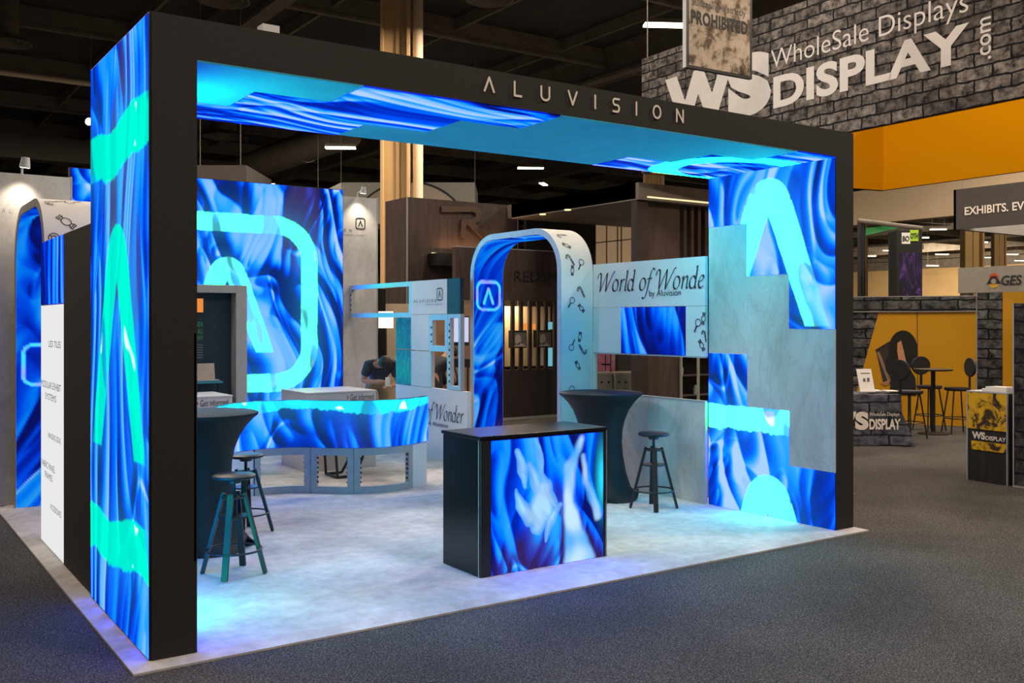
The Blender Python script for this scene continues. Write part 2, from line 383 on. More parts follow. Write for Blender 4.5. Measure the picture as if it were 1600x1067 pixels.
def led_grid(name, fn, P, nu, nv, parent, keep=None, power=1.0):
    """fn(s,t)->3D arrays, P(s,t)->rgb arrays; s,t in 0..1"""
    s, t = np.meshgrid(np.linspace(0, 1, nu+1), np.linspace(0, 1, nv+1))
    X, Y, Z = fn(s, t); c = P(s, t)
    org = np.array(parent.location) if parent is not None else np.zeros(3)
    co = np.stack([np.broadcast_to(X, s.shape)-org[0], np.broadcast_to(Y, s.shape)-org[1], np.broadcast_to(Z, s.shape)-org[2]], -1).reshape(-1, 3)
    idx = np.arange((nu+1)*(nv+1)).reshape(nv+1, nu+1)
    q = np.stack([idx[:-1, :-1], idx[:-1, 1:], idx[1:, 1:], idx[1:, :-1]], -1).reshape(-1, 4)
    if keep is not None:
        sc = (s[:-1, :-1]+s[1:, 1:])/2; tc = (t[:-1, :-1]+t[1:, 1:])/2
        q = q[keep(sc, tc).reshape(-1)]
        used = np.unique(q); mp = np.full(co.shape[0], -1); mp[used] = np.arange(len(used)); co = co[used]; q = mp[q]
        cc = c.reshape(-1, 3)[used]
    else: cc = c.reshape(-1, 3)
    me = bpy.data.meshes.new(name); me.from_pydata(co.tolist(), [], q.tolist()); me.update()
    at = me.attributes.new('picture', 'FLOAT_COLOR', 'POINT')
    cc = np.clip(cc, 0, None)*1.10; cc = cc*(1+power*LEDGAIN*smooth(.90, 1.04, cc))   # the brightest diodes are far over the exposure
    at.data.foreach_set('color', np.concatenate([cc, np.ones((len(cc), 1))], 1).astype(np.float32).ravel())
    return put(name, me, M['led'], parent)

# ------------------------------------------------------------------ lettering
def font_mesh(body, bold=0, shear=0, spacing=1, align='LEFT', line=1.0, res=5):
    cu = bpy.data.curves.new('lettering', 'FONT'); cu.body = body; cu.offset = bold; cu.shear = shear
    cu.space_character = spacing; cu.align_x = align; cu.space_line = line; cu.resolution_u = res; cu.fill_mode = 'FRONT'
    o = bpy.data.objects.new('lettering', cu); COL.objects.link(o)
    dg = bpy.context.evaluated_depsgraph_get(); me = bpy.data.meshes.new_from_object(o.evaluated_get(dg))
    v = np.array([p.co[:2] for p in me.vertices]); f = [tuple(p.vertices) for p in me.polygons]
    bpy.data.objects.remove(o); bpy.data.curves.remove(cu); bpy.data.meshes.remove(me)
    return v, f
def lay(name, v, f, org, right, up, width, height, m, parent, lift=.004, label=None, stagger=True):
    """2D shapes fitted to a width x height box whose lower left corner is org"""
    v = np.array(v, float); lo = v.min(0); sp = v.max(0)-lo
    right = np.array(right, float)/np.linalg.norm(right); up = np.array(up, float)/np.linalg.norm(up); n = np.cross(right, up)
    kx = width/sp[0] if width else height/sp[1]; ky = height/sp[1] if height else width/sp[0]
    P = np.array(org, float) + np.outer((v[:, 0]-lo[0])*kx, right) + np.outer((v[:, 1]-lo[1])*ky, up) + n*lift
    if stagger:
        for k, q in enumerate(f):
            for i in q: P[i] += n*(k % 40)*4e-5
    b = MB(); b.add(P, f); return b.build(name, m, parent, label=label)
def text(name, body, org, right, up, width, height, m, parent, lift=.004, **k):
    v, f = font_mesh(body, **k); return lay(name, v, f, org, right, up, width, height, m, parent, lift, stagger=False)
def strokes(lines, r, n=10):
    v = []; f = []
    for L in lines:
        for a, b in zip(L[:-1], L[1:]):
            d = np.array(b, float)-a; ln = np.hypot(*d)
            if ln < 1e-9: continue
            p = np.array([-d[1], d[0]])/ln*r; a = np.array(a, float); b = np.array(b, float); k = len(v)
            v += [a-p, b-p, b+p, a+p]; f.append((k, k+1, k+2, k+3))
        for a in L:
            k = len(v); v += [np.array(a, float)+r*np.array([math.cos(2*math.pi*i/n), math.sin(2*math.pi*i/n)]) for i in range(n)]; f.append(tuple(range(k, k+n)))
    return np.array(v), f
def arc(cx, cy, rx, ry, a0, a1, n=10):
    return [(cx+rx*math.cos(R(a0+(a1-a0)*i/n)), cy+ry*math.sin(R(a0+(a1-a0)*i/n))) for i in range(n+1)]
GEO = {'A': (.8, [[(0, 0), (.4, 1), (.8, 0)]]), 'L': (.6, [[(0, 1), (0, 0), (.6, 0)]]),
       'U': (.75, [[(0, 1), (0, .32)] + arc(.375, .32, .375, .32, 180, 360) + [(.75, 1)]]),
       'V': (.8, [[(0, 1), (.4, 0), (.8, 1)]]), 'I': (0, [[(0, 0), (0, 1)]]),
       'S': (.62, [[(.62, 1), (.2, 1)] + arc(.2, .76, .2, .24, 90, 270, 6)[1:-1] + [(.2, .52), (.42, .52)] + arc(.42, .26, .2, .26, 90, -90, 6)[1:-1] + [(.42, 0), (0, 0)]]),
       'O': (.8, [arc(.4, .5, .4, .5, 0, 360, 22)]), 'N': (.72, [[(0, 0), (0, 1), (.72, 0), (.72, 1)]])}
def geo_word(word, gap, r):
    x = 0; L = []
    for ch in word:
        wd, st = GEO[ch]; L += [[(x+a, b) for a, b in s] for s in st]; x += wd+gap
    return strokes(L, r)
def nib(lines, w=.17, ang=38, thin=.028):
    n = np.array([math.cos(R(ang)), math.sin(R(ang))])*w/2; v = []; f = []
    for L in lines:
        for a, b in zip(L[:-1], L[1:]):
            a = np.array(a, float); b = np.array(b, float); k = len(v); v += [a-n, a+n, b+n, b-n]; f.append((k, k+1, k+2, k+3))
    v2, f2 = strokes(lines, thin, 6); k = len(v)
    return np.array(list(v)+list(v2)), f+[tuple(i+k for i in q) for q in f2]
SCR = {'W': (1.75, [[(-.22, 1.15), (-.18, 1.45), (0, 1.62), (.16, 1.5), (.2, 1.2), (.28, 0), (.55, .7), (.92, 1.6)], [(.92, 1.6), (.98, .0), (1.3, .75), (1.6, 1.45), (1.72, 1.66), (1.85, 1.68)]]),
       'o': (.78, [arc(.32, .5, .32, .5, 60, 420, 16)]), 'r': (.58, [[(.05, .85), (.16, 1), (.14, 0)], [(.14, .6), (.3, .9), (.46, 1), (.55, .92)]]),
       'l': (.36, [[(.02, 1.6), (.16, 1.72), (.12, .18), (.18, 0), (.32, .1)]]),
       'd': (.82, [arc(.3, .48, .3, .48, 30, 330, 14), [(.46, 1.62), (.6, 1.74), (.58, .16), (.64, 0), (.76, .1)]]),
       'f': (.55, [[(.66, 1.62), (.5, 1.78), (.32, 1.55), (.2, .9), (.12, 0), (.0, -.55), (-.18, -.7), (-.34, -.58)], [(0, .92), (.48, .95)]]),
       'n': (.82, [[(.04, .85), (.14, 1), (.14, 0)], [(.14, .55), (.32, .9), (.48, 1), (.6, .86), (.6, .16), (.66, 0), (.78, .1)]]),
       'e': (.68, [[(.06, .48), (.36, .58), (.52, .78), (.42, .98), (.24, .95), (.07, .6), (.07, .3), (.2, .04), (.38, 0), (.58, .18)]]), ' ': (.5, [])}
def script_word(word, w=.17):
    x = 0; L = []
    for ch in word:
        wd, st = SCR[ch]; L += [[(x+a+.2*b, b) for a, b in s] for s in st]; x += wd+.04
    return nib(L, w)
def mark_lines(s=1, k=10):                              # rounded square with the open A inside, 1 x 1
    r = .22; sq = [(1-r, 0)] + arc(1-r, r, r, r, -90, 0, 5) + arc(1-r, 1-r, r, r, 0, 90, 5) + arc(r, 1-r, r, r, 90, 180, 5) + arc(r, r, r, r, 180, 270, 5) + [(1-r, 0)]
    return [sq], [[(.3, .24), (.5, .76), (.7, .24)]]
def mark(r=.045):
    a, b = mark_lines(); return strokes(a+b, r)

# candy outlines for the arches and the white panel
def candy(cx, cy, s, a):
    def T(p): return (cx+s*(p[0]*math.cos(a)-p[1]*math.sin(a)), cy+s*(p[0]*math.sin(a)+p[1]*math.cos(a)))
    return [[T(p) for p in L] for L in [arc(0, 0, .5, .42, 0, 360, 18), [(.48, .1), (.72, .3), (.98, .28), (.9, 0), (.98, -.28), (.72, -.3), (.48, -.1)], [(-.48, .1), (-.72, .3), (-.98, .28), (-.9, 0), (-.98, -.28), (-.72, -.3), (-.48, -.1)], [(.72, .3), (.74, -.3)], [(-.72, .3), (-.74, -.3)]]]
def cane(cx, cy, s, a):
    def T(p): return (cx+s*(p[0]*math.cos(a)-p[1]*math.sin(a)), cy+s*(p[0]*math.sin(a)+p[1]*math.cos(a)))
    o = arc(0, .45, .42, .42, 0, 190, 10); i = arc(0, .45, .2, .2, 190, 0, 8)
    return [[T(p) for p in [(.42, -1)] + o + i + [(.2, -1), (.42, -1)]], [T((.2, -.3)), T((.42, -.1))], [T((.2, -.7)), T((.42, -.5))], [T((-.05, .66)), T((-.12, .84))]]
def lolly(cx, cy, s, a):
    def T(p): return (cx+s*(p[0]*math.cos(a)-p[1]*math.sin(a)), cy+s*(p[0]*math.sin(a)+p[1]*math.cos(a)))
    return [[T(p) for p in arc(0, .3, .48, .48, 0, 360, 18)], [T((-.05, -.18)), T((-.05, -1.1)), T((.05, -1.1)), T((.05, -.18))]]

# ------------------------------------------------------------------ hall floor, booth carpet
fl = MB(); fl.add([(-60, -40, -.03), (190, -40, -.03), (190, 190, -.03), (-60, 190, -.03)], [(0, 1, 2, 3)])
struct(fl.build('floor', M['hall_carpet']))
bc = MB()                                               # pile carpet over a low raised deck, edges ramped down
x0, x1, y0, y1 = -.115, 6.03, -.10, 8.75; i = .11
bc.add([(x0, y0, -.03), (x1, y0, -.03), (x1, y1, -.03), (x0, y1, -.03), (x0, y0, -.018), (x1, y0, -.018), (x1, y1, -.018), (x0, y1, -.018),
        (x0+i, y0+i, -.001), (x1-i, y0+i, -.001), (x1-i, y1-i, -.001), (x0+i, y1-i, -.001)],
       [(0, 1, 5, 4), (1, 2, 6, 5), (2, 3, 7, 6), (3, 0, 4, 7), (4, 5, 9, 8), (5, 6, 10, 9), (6, 7, 11, 10), (7, 4, 8, 11), (8, 9, 10, 11)])
tag(bc.build('booth_carpet', M['booth_carpet']), 'pale grey carpet covering the whole booth floor under the black portal', 'carpet')

# ------------------------------------------------------------------ the portal
W, D, H, HI, T = 5.952, 1.488, 3.448, 3.224, .24
g = thing('entrance_portal', (W/2, 0, 0), 'huge black portal arch with blue screens and wide-spaced cream letters spanning the booth front', 'exhibit arch')
b = MB(); b.box((0, 0, 0), (T-.016, D, H)); b.box((T-.016, 0, 0), (T, .012, H)); b.box((T-.016, .012, HI), (T, D, H)); b.box((W-T, 0, 0), (W, D, H)); b.box((T, 0, HI), (W-T, D, H))
b.build('frame', M['black_fabric'], g)
XR = W-T-.012; XL = T-.003; ZS = HI-.012
def stair(k): return k                                   # helper for the stepped tile outlines
# stone panels of the inner right and left walls, stepped around the tiles
for X, a, c in ((XR, XR+.002, W-T), (XL, T-.016, XL-.002)):
    b = MB()
    for col in range(3):                                 # col 0 = rear column
        yb = D-TILE*col; b.box((a, yb-TILE, TILE*(3-col)), (c, yb, HI-TILE*(col+1)))
    b.build('stone_panel', M['stone'], g)
def right_pic(s, t): return logo_screen((.74-D*s), HI*t, 3, [('A', (0, 3.12)), ('A', (0, .38)), ('band', (.89, .115, .02))], cyan=(112, 255, 250), sx=1.2, sy=.5, bias=.10, maroon=0, gain=.6)
def keep_wall(s, t):
    col = 2-np.minimum((s*3).astype(int), 2); z = t*HI
    return (z > HI-TILE*(col+1)) | (z < TILE*(3-col))
led_grid('wall_screen', lambda s, t: (s*0+XR, s*D, t*HI), right_pic, 189, 416, g, keep_wall, .6)
led_grid('wall_screen', lambda s, t: (s*0+XL, .013+s*(D-.013), t*HI), lambda s, t: logo_screen(D*s-.74, HI*t, 5, [('A', (0, 3.12)), ('A', (0, .38)), ('band', (.89, .115, .02))], bias=.05), 60, 130, g, keep_wall)
# soffit: stone cells and tiles
def cell_led(i, j): return (j == 2 and i < 3) or (j == 1 and 1 <= i < 4) or (j == 0 and 2 <= i < 5) or (j == 2 and i > 7) or (j == 1 and i > 8) or (j == 0 and i > 9)
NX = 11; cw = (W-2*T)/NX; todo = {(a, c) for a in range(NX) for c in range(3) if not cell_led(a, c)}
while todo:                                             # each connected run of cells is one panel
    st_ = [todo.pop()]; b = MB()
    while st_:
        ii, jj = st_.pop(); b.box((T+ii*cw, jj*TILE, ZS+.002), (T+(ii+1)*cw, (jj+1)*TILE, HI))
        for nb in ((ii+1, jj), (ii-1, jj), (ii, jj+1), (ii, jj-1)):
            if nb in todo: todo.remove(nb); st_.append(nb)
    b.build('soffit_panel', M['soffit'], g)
def keep_sof(lo, hi):
    def k(s, t):
        ii = np.minimum((s*NX).astype(int), NX-1); jj = np.minimum((t*3).astype(int), 2)
        f = np.vectorize(lambda a, c: bool(cell_led(a, c)) and lo <= a < hi); return f(ii, jj)
    return k
def sof_pic(s, t):
    c, tt = satin(t*D*1.0+2, s*5.47, 8, sx=2.0, sy=.5, bias=.1, maroon=.1, gain=.5, shear=-.22)
    x = s*5.47; y = t*D; d = np.abs(np.hypot((x-5.25)*.8, y-1.0)-.55)-.11+ragged(x, y, 60)
    m = ((1-smooth(-.01, .02, d))*(x > 3))[..., None]
    return c*(1-m)+np.array(lin((60, 250, 245)))*m
fs = lambda s, t: (T+s*(W-2*T), t*D, s*0+ZS)
led_grid('soffit_screen', fs, sof_pic, 440, 120, g, keep_sof(0, 6)); led_grid('soffit_screen', fs, sof_pic, 440, 120, g, keep_sof(6, 11))
# outer left face
led_grid('side_screen', lambda s, t: (s*0-.012, .012+s*(D-.024), .006+t*(H-.012)),
         lambda s, t: logo_screen(.74-D*s, H*t, 21, [('A', (0, 2.38)), ('band', (2.865, .15, .09)), ('band', (.515, .14, .09))], cyan=(0, 238, 212), sx=1.8, sy=.26, maroon=.8, bias=-.03, gain=.5) , 160, 360, g, power=.5)
b = MB(); b.box((-.011, .008, 0), (0, D-.008, H-.002)); b.build('screen_housing', M['black_paint'], g)
LH = .106; LX = 2.09; LS = LH/1.17                      # raised letters, each a piece of its own
LG = (1.80-.17*LS-LS*sum(GEO[c][0] for c in 'ALUVISION'))/8
for ch in 'ALUVISION':
    v, f = strokes(GEO[ch][1], .085); v = np.array(v)
    P = np.stack([LX+.085*LS+v[:, 0]*LS, v[:, 0]*0-.006, 3.297+.085*LS+v[:, 1]*LS], -1)
    for k, q in enumerate(f):
        for i in q: P[i, 1] -= .004+(k % 40)*4e-5
    b = MB(); b.add(P, f); b.build('letter', M['cream_letters'], g); LX += GEO[ch][0]*LS+LG
b = MB(); b.box((.62, .03, H), (.72, .12, H+.05)); b.build('cable_box', M['white'], g)

# ------------------------------------------------------------------ left side of the booth
t = thing('partition_panel', (.06, 2, 0), 'tall plain black partition panel between the portal post and the glowing lightbox', 'partition')
b = MB(); b.box((0, 1.50, 0), (.12, 2.485, 2.45)); b.build('panel', M['black_fabric'], t, bevel=.004)
b = MB(); b.box((-.004, 1.50, 0), (0, 1.52, 2.45)); b.build('edge_profile', M['black_paint'], t)
t = thing('lightbox_tower', (.06, 3, 0), 'glowing white lightbox tower with grey lettering and a blue screen on top', 'lightbox')
b = MB(); b.box((.004, 2.49, 0), (.12, 3.485, 2.45)); b.build('housing', M['alu'], t)
b = MB(); b.box((0, 2.50, .01), (.004, 3.475, 1.93)); b.build('light_panel', M['lightbox'], t)
led_grid('screen', lambda s, u: (s*0-.001, 2.495+s*.985, 1.94+u*.505), lambda s, u: satin(-s, u*.5, 31, sx=3.2, sy=.3, maroon=.9, bias=-.05)[0], 90, 50, t)
for body, (ya, za), wd, ht in (('LED TILES', (3.10, 1.60), .52, .05), ('MODULAR EXHIBIT', (3.44, 1.27), .87, .055), ('SYSTEMS', (3.25, 1.18), .48, .05), ('HANGING SIGNS', (3.12, .88), .54, .045),
                           ('FABRIC PANEL', (3.42, .63), .60, .05), ('FRAMES', (3.27, .55), .34, .05), ('ACCESSORIES', (3.02, .33), .46, .045)):
    text('lettering', body, (-.002, ya, za), (0, -1, 0), (0, 0, 1), wd, ht, M['grey_ink'], t, .002)

def arch_profile(y0, y1, top, r, n=12):
    P = [(y0, 0)] + [(y0+r-r*math.cos(R(90*i/n)), top-r+r*math.sin(R(90*i/n))) for i in range(n+1)]
    P += [(y1-r+r*math.sin(R(90*i/n)), top-r+r*math.cos(R(90*i/n))) for i in range(n+1)] + [(y1, 0)]
    return P
def candy_arch(x0, x1, y0, y1, top, r, th, label, prints, logo, seed, flip):
    t = thing('candy_arch', ((x0+x1)/2, (y0+y1)/2, 0), label, 'arch')
    out = arch_profile(y0, y1, top, r); inn = arch_profile(y0+th, y1-th, top-th, r-th); n = len(out)
    b = MB(); vs = []
    for (a, c), (d, e) in zip(out, inn): vs += [(x0, a, c), (x1, a, c), (x0, d, e), (x1, d, e)]
    fsx = []
    for k in range(n-1):
        p, q = 4*k, 4*k+4
        fsx += [(p, p+1, q+1, q), (p+2, q+2, q+3, p+3), (p, q, q+2, p+2), (p+1, p+3, q+3, q+1)]
    fsx += [(0, 2, 3, 1), (4*n-4, 4*n-3, 4*n-1, 4*n-2)]
    b.add(vs, fsx); b.build('shell', M['cream'], t, smooth='auto')
    rim = MB(); vs = []; fr = []                         # metal rim strip on the front edge
    for (a, c), (d, e) in zip(out, inn): vs += [(x0-.004, a, c), (x0-.004, d, e)]
    for k in range(n-1): fr.append((2*k, 2*k+2, 2*k+3, 2*k+1))
    rim.add(vs, fr); rim.build('edge_profile', M['alu'], t)
    # inner curved screen
    pp = np.array(arch_profile(y0+th+.004, y1-th-.004, top-th-.004, r-th-.004, 24)); L = np.concatenate([[0], np.cumsum(np.hypot(*np.diff(pp, axis=0).T))]); LT = L[-1]
    def fn(s, u): l = u*LT; return x0+.006+s*(x1-x0-.012), np.interp(l, L, pp[:, 0]), np.interp(l, L, pp[:, 1])
    def pic(s, u):
        a = s*(x1-x0); l = (1-u)*LT                      # l = height above the floor on the far leg
        c, tt = satin(a*1.2, l*.8, seed, sx=1.1, sy=.7, maroon=.55, bias=-.08, shear=-.75, gain=.42)
        x = a-logo[0]; y = (l-logo[1])*(-1 if flip else 1)
        sq = np.abs(sd_round(x, y, logo[2], logo[3], .085))-.016
        la = np.minimum(sd_seg(x, y, (0, .085), (-.07, -.095)), sd_seg(x, y, (0, .085), (.07, -.095)))-.017
        m = (1-smooth(-.004, .006, np.minimum(sq, la)+.3*ragged(a, l, 7)))[..., None]
        g_ = smooth(-.3, .3, perlin(x*5, y*5, seed))[..., None]
        lc = np.array(lin((70, 225, 255)))*(1-g_)+np.array(lin((150, 170, 255)))*g_
        return (c*.80)*(1-m)+lc*.95*m
    led_grid('screen', fn, pic, 50, 420, t)
    ls = []
    for k, (kind, x, z, s_, a) in enumerate(prints): ls += {'c': candy, 'n': cane, 'l': lolly}[kind](x, z, s_, a)
    v, f = strokes(ls, .0036, 6)
    # prints follow the curved outer skin of the near leg
    P = []; y00 = y0
    for k, (a, z) in enumerate(v):
        zz = z; zr = top-r; y0 = y00-.00003*(k % 60)
        if zz <= zr: P.append((a, y0-.004, zz))
        else:
            ang = min((zz-zr)/r, math.pi/2); P.append((a, y0+r-(r+.004)*math.cos(ang), zr+(r+.004)*math.sin(ang)))
    b = MB(); b.add(P, f); b.build('candy_print', M['ink'], t)
    return t
candy_arch(.03, .93, 3.5, 5.2, 2.87, .5, .07, 'white candy-print arch lined with blue screen between the glowing lightbox and a marble wall',
           [('n', .16, 2.93, .10, 1.9), ('c', .21, 2.66, .085, -.75), ('n', .13, 2.46, .10, .6), ('l', .30, 2.98, .08, 2), ('c', .55, 2.5, .085, .4), ('l', .5, 2.8, .09, .3), ('n', .7, 2.3, .1, -.3), ('c', .75, 1.8, .085, 1.2), ('l', .4, 1.9, .09, -.4), ('n', .3, 1.4, .1, .3), ('c', .6, 1.1, .085, .2), ('l', .3, .7, .09, .5)],
           (.42, 1.38, .36, .19), 41, True)
candy_arch(5.21, 5.66, 3.24, 5.13, 2.87, .5, .07, 'white candy-print arch lined with blue screen beside the wall with large script lettering', 
           [('n', 5.37, 2.83, .075, 1.6), ('c', 5.35, 2.67, .055, -.5), ('n', 5.335, 2.49, .075, .5), ('l', 5.49, 2.45, .07, -.5), ('c', 5.365, 2.37, .055, 1.5), ('n', 5.48, 2.13, .075, .5), ('l', 5.35, 2.02, .07, -.6), ('c', 5.49, 1.95, .055, -.8), ('c', 5.47, 1.63, .055, 1.4), ('l', 5.36, 1.53, .07, 2.7), ('n', 5.52, 1.49, .07, 3.7), ('c', 5.44, 1.31, .055, -1), ('l', 5.36, 1.03, .07, .2), ('n', 5.42, .80, .08, .4), ('c', 5.5, .55, .055, .6), ('l', 5.35, .35, .07, -.3)],
           (.225, 2.13, .175, .175), 44, False)

# ------------------------------------------------------------------ rear: closet wall, big screen, stone wall, door frame
def wall_spot(x, y, z, tgt, power, label):
    t = thing('spotlight', (x, y, z), label, 'spotlight')
    b = MB(); b.tube((x, y, z), (x, y, z+.06), .012); b.tube((x, y, z+.06), (x, y-.22, z+.10), .012); b.build('arm', M['alu'], t)
    d = (Vector(tgt)-Vector((x, y-.22, z+.10))).normalized(); p = Vector((x, y-.22, z+.10))
    b = MB(); b.tube(p-d*.04, p+d*.06, .035, .05, 16); b.build('lamp_head', M['alu'], t, smooth='auto')
    b = MB(); b.tube(p+d*.06, p+d*.064, .042, n=16); b.build('lens', M['spot_lens'], t)
    spot('spot_light', p+d*.09, tgt, power, 95)
t = thing('stone_wall', (.22, 5.38, 0), 'tall pale marble wall behind the candy arch next to the glowing lightbox', 'wall panel')
b = MB(); b.box((-.10, 5.34, -.001), (.56, 5.42, 3.26)); b.build('panel', M['stone'], t)
b = MB(); b.box((.56, 5.335, 0), (.575, 5.425, 3.27)); b.build('edge_profile', M['alu'], t)
v, f = geo_word('AL', 1.45, .06); lay('lettering', v, f, (-.062, 5.337, 2.865), (1, 0, 0), (0, 0, 1), .085, .04, M['ink'], t, .002)
wall_spot(.12, 5.38, 3.26, (.05, 5.34, 2.3), 26, 'small spotlight on an arm topping the marble wall behind the lightbox')
t = thing('video_wall', (3, 8.4, 0), 'giant square blue video wall with cyan rounded-square logo at the booth rear', 'video wall')
b = MB(); b.box((1.09, 8.36, 0), (4.945, 8.47, 3.81)); b.build('housing', M['black_paint'], t)
led_grid('screen', lambda s, u: (1.1+s*3.835, s*0+8.352, u*3.8),
         lambda s, u: logo_screen(1.1+s*3.835-3.16, u*3.8, 63, [('A', (0, 2.72)), ('ring', (0, 2.06, 1.235, 1.15, .52, .13))], cyan=(105, 255, 248), maroon=.6, bias=-.02, sx=1.0, sy=.7, gain=.7), 384, 384, t, power=.35)
t = thing('stone_wall', (5.25, 8.44, 0), 'tall pale marble wall with small black rounded logo beside the giant video wall', 'wall panel')
b = MB(); b.box((4.95, 8.40, -.001), (5.53, 8.48, 3.72)); b.build('panel', M['stone'], t)
b = MB(); b.box((5.53, 8.395, -.001), (5.55, 8.485, 3.73)); b.build('edge_profile', M['grey_frame'], t)
v, f = geo_word('ON', 1.6, .07); lay('lettering', v, f, (4.965, 8.397, 3.175), (1, 0, 0), (0, 0, 1), .135, .045, M['ink'], t, .002)
v, f = mark(.05); lay('logo', v, f, (5.17, 8.397, 3.225), (1, 0, 0), (0, 0, 1), .165, .18, M['ink'], t, .002)
text('lettering', 'modular displays', (4.965, 8.397, 3.12), (1, 0, 0), (0, 0, 1), .365, .025, M['grey_ink'], t, .002)
wall_spot(5.22, 8.44, 3.72, (5.18, 8.40, 2.8), 26, 'small spotlight on an arm topping the marble wall beside the video wall')
t = thing('door_frame', (2.9, 8.25, 0), 'grey doorway frame with dark interior standing before the video wall', 'door frame')
b = MB(); b.box((3.20, 8.10, 0), (3.36, 8.34, 2.31)); b.box((2.1, 8.10, 2.20), (3.20, 8.34, 2.31)); b.box((2.0, 8.10, 0), (2.1, 8.34, 2.31)); b.build('frame', M['grey_frame'], t, bevel=.006)
b = MB(); b.box((2.1, 8.31, 0), (3.2, 8.34, 2.2)); b.build('back_panel', M['navy'], t)
b = MB(); b.box((2.62, 8.25, .95), (2.80, 8.30, 1.86)); b.build('poster', M['navy'], t)
for k in range(3): text('lettering', ('A SEA', 'OF ALL', 'OF ENVY')[k], (2.64, 8.248, 1.73-.095*k), (1, 0, 0), (0, 0, 1), .14, .065, M['green'], t, .002)
b = MB()
for k in range(6): b.box((2.64, 8.246, 1.47-.035*k), (2.78, 8.249, 1.482-.035*k))
b.build('text_lines', M['grey_ink'], t)
b = MB(); b.box((2.64, 8.26, 1.93), (2.79, 8.30, 2.12)); b.build('picture', M['screen_orange'], t)
t = thing('laptop', (2.77, 8.0, .95), 'open silver laptop on a stand in front of the grey doorway', 'laptop')
b = MB(); b.obox((2.62, 7.95, .99), (.30, 0, 0), (0, .2, 0), (0, 0, .015)); b.build('keyboard_base', M['alu'], t)
b = MB(); b.obox((2.62, 8.15, 1.0), (.30, 0, 0), (0, .01, .002), (0, .04, .22)); b.build('display', M['pale_disc'], t)
t = thing('laptop_stand', (2.77, 8.0, 0), 'thin teal stand carrying the laptop at the grey doorway', 'stand')
b = MB(); b.box((2.60, 7.9, .96), (2.95, 8.18, .985)); b.build('top', M['teal_fabric'], t)
for xx in (2.62, 2.92): b = MB(); b.box((xx, 8.02, 0), (xx+.02, 8.06, .96)); b.build('leg', M['black_paint'], t)

# white reception counters
def reception(x0, x1, y0, y1, h, label, tx):
    t = thing('reception_counter', ((x0+x1)/2, (y0+y1)/2, 0), label, 'counter')
    b = MB(); b.box((x0, y0, 0), (x1, y1, h-.02)); b.build('body', M['counter_white'], t, bevel=.004)
    b = MB(); b.box((x0-.006, y0-.006, h-.02), (x1+.006, y1, h)); b.build('top', M['counter_white'], t, bevel=.003)
    text('lettering', '> Get informed', (tx[0], y0-.002, tx[1]), (1, 0, 0), (0, 0, 1), tx[2], .075, M['ink'], t, .003)
reception(3.22, 4.13, 5.62, 6.45, .95, 'white reception counter behind the wavy blue screen counter', (3.73, .835, .37))
reception(1.55, 2.37, 5.78, 6.5, .95, 'white reception counter in front of the grey doorway frame', (1.95, .835, .37))

# wavy counter
WP = np.array([(1.60, 3.98), (1.74, 4.20), (1.91, 4.36), (2.05, 4.43), (2.21, 4.47), (2.38, 4.455), (2.55, 4.41), (2.69, 4.30), (2.79, 4.19), (2.88, 4.10), (3.03, 3.985), (3.18, 3.91), (3.34, 3.87), (3.55, 3.88), (3.73, 3.945), (3.87, 4.01), (4.0, 4.09)])
_l = np.concatenate([[0], np.cumsum(np.hypot(*np.diff(WP, axis=0).T))]); WL = _l[-1]
_fine = np.linspace(0, WL, 241)
_sm = np.stack([np.interp(_fine, _l, WP[:, 0]), np.interp(_fine, _l, WP[:, 1])], 1)
for _ in range(60): _sm[1:-1] = .25*_sm[:-2]+.5*_sm[1:-1]+.25*_sm[2:]
def wpt(s, off=0):                                       # s in 0..1 along the curve, off = distance behind the face
    k = np.clip(np.asarray(s, float), 0, 1)*240; x = np.interp(k, np.arange(241), _sm[:, 0]); y = np.interp(k, np.arange(241), _sm[:, 1])
    x2 = np.interp(np.clip(k+1, 0, 240), np.arange(241), _sm[:, 0])-np.interp(np.clip(k-1, 0, 240), np.arange(241), _sm[:, 0])
    y2 = np.interp(np.clip(k+1, 0, 240), np.arange(241), _sm[:, 1])-np.interp(np.clip(k-1, 0, 240), np.arange(241), _sm[:, 1])
    n = np.hypot(x2, y2); return x-y2/n*off, y+x2/n*off
def at_px(u):
    k = np.linspace(0, 1, 800); x, y = wpt(k); P = np.stack([x, y, x*0], -1)-CAM; uu = 800+FPX*(P@RGT)/(P@FWD); return float(k[np.argmin(abs(uu-u))])
def curved(b, s0, s1, z0, z1, o0, o1, n=14):
    ss = np.linspace(s0, s1, n+1); a = wpt(ss, o0); c = wpt(ss, o1); vs = []; fs_ = []
    for k in range(n+1): vs += [(a[0][k], a[1][k], z0), (a[0][k], a[1][k], z1), (c[0][k], c[1][k], z0), (c[0][k], c[1][k], z1)]
    for k in range(n):
        p, q = 4*k, 4*k+4; fs_ += [(p, q, q+1, p+1), (p+2, p+3, q+3, q+2), (p+1, q+1, q+3, p+3), (p, p+2, q+2, q)]
    fs_ += [(0, 1, 3, 2), (4*n, 4*n+2, 4*n+3, 4*n+1)]; return b.add(vs, fs_)
t = thing('wavy_counter', (2.9, 4.2, 0), 'wavy counter with curved blue screen on open grey frames', 'counter')
led_grid('screen', lambda s, u: (wpt(s, -.006)[0], wpt(s, -.006)[1], .482+u*.49),
         lambda s, u: logo_screen(s*WL, u*.49, 77, [('band', (.47, .09, .09))], cyan=(40, 240, 250), sx=1.3, sy=.6, maroon=.1, bias=.0, gain=.5), 400, 72, t, power=.3)
b = MB(); curved(b, 0, 1, .478, .976, 0, .05, 60); b.build('screen_housing', M['black_paint'], t, smooth='auto')
S0, S1, S2, S3, S4 = at_px(398), at_px(485), at_px(553), at_px(645), 1.0
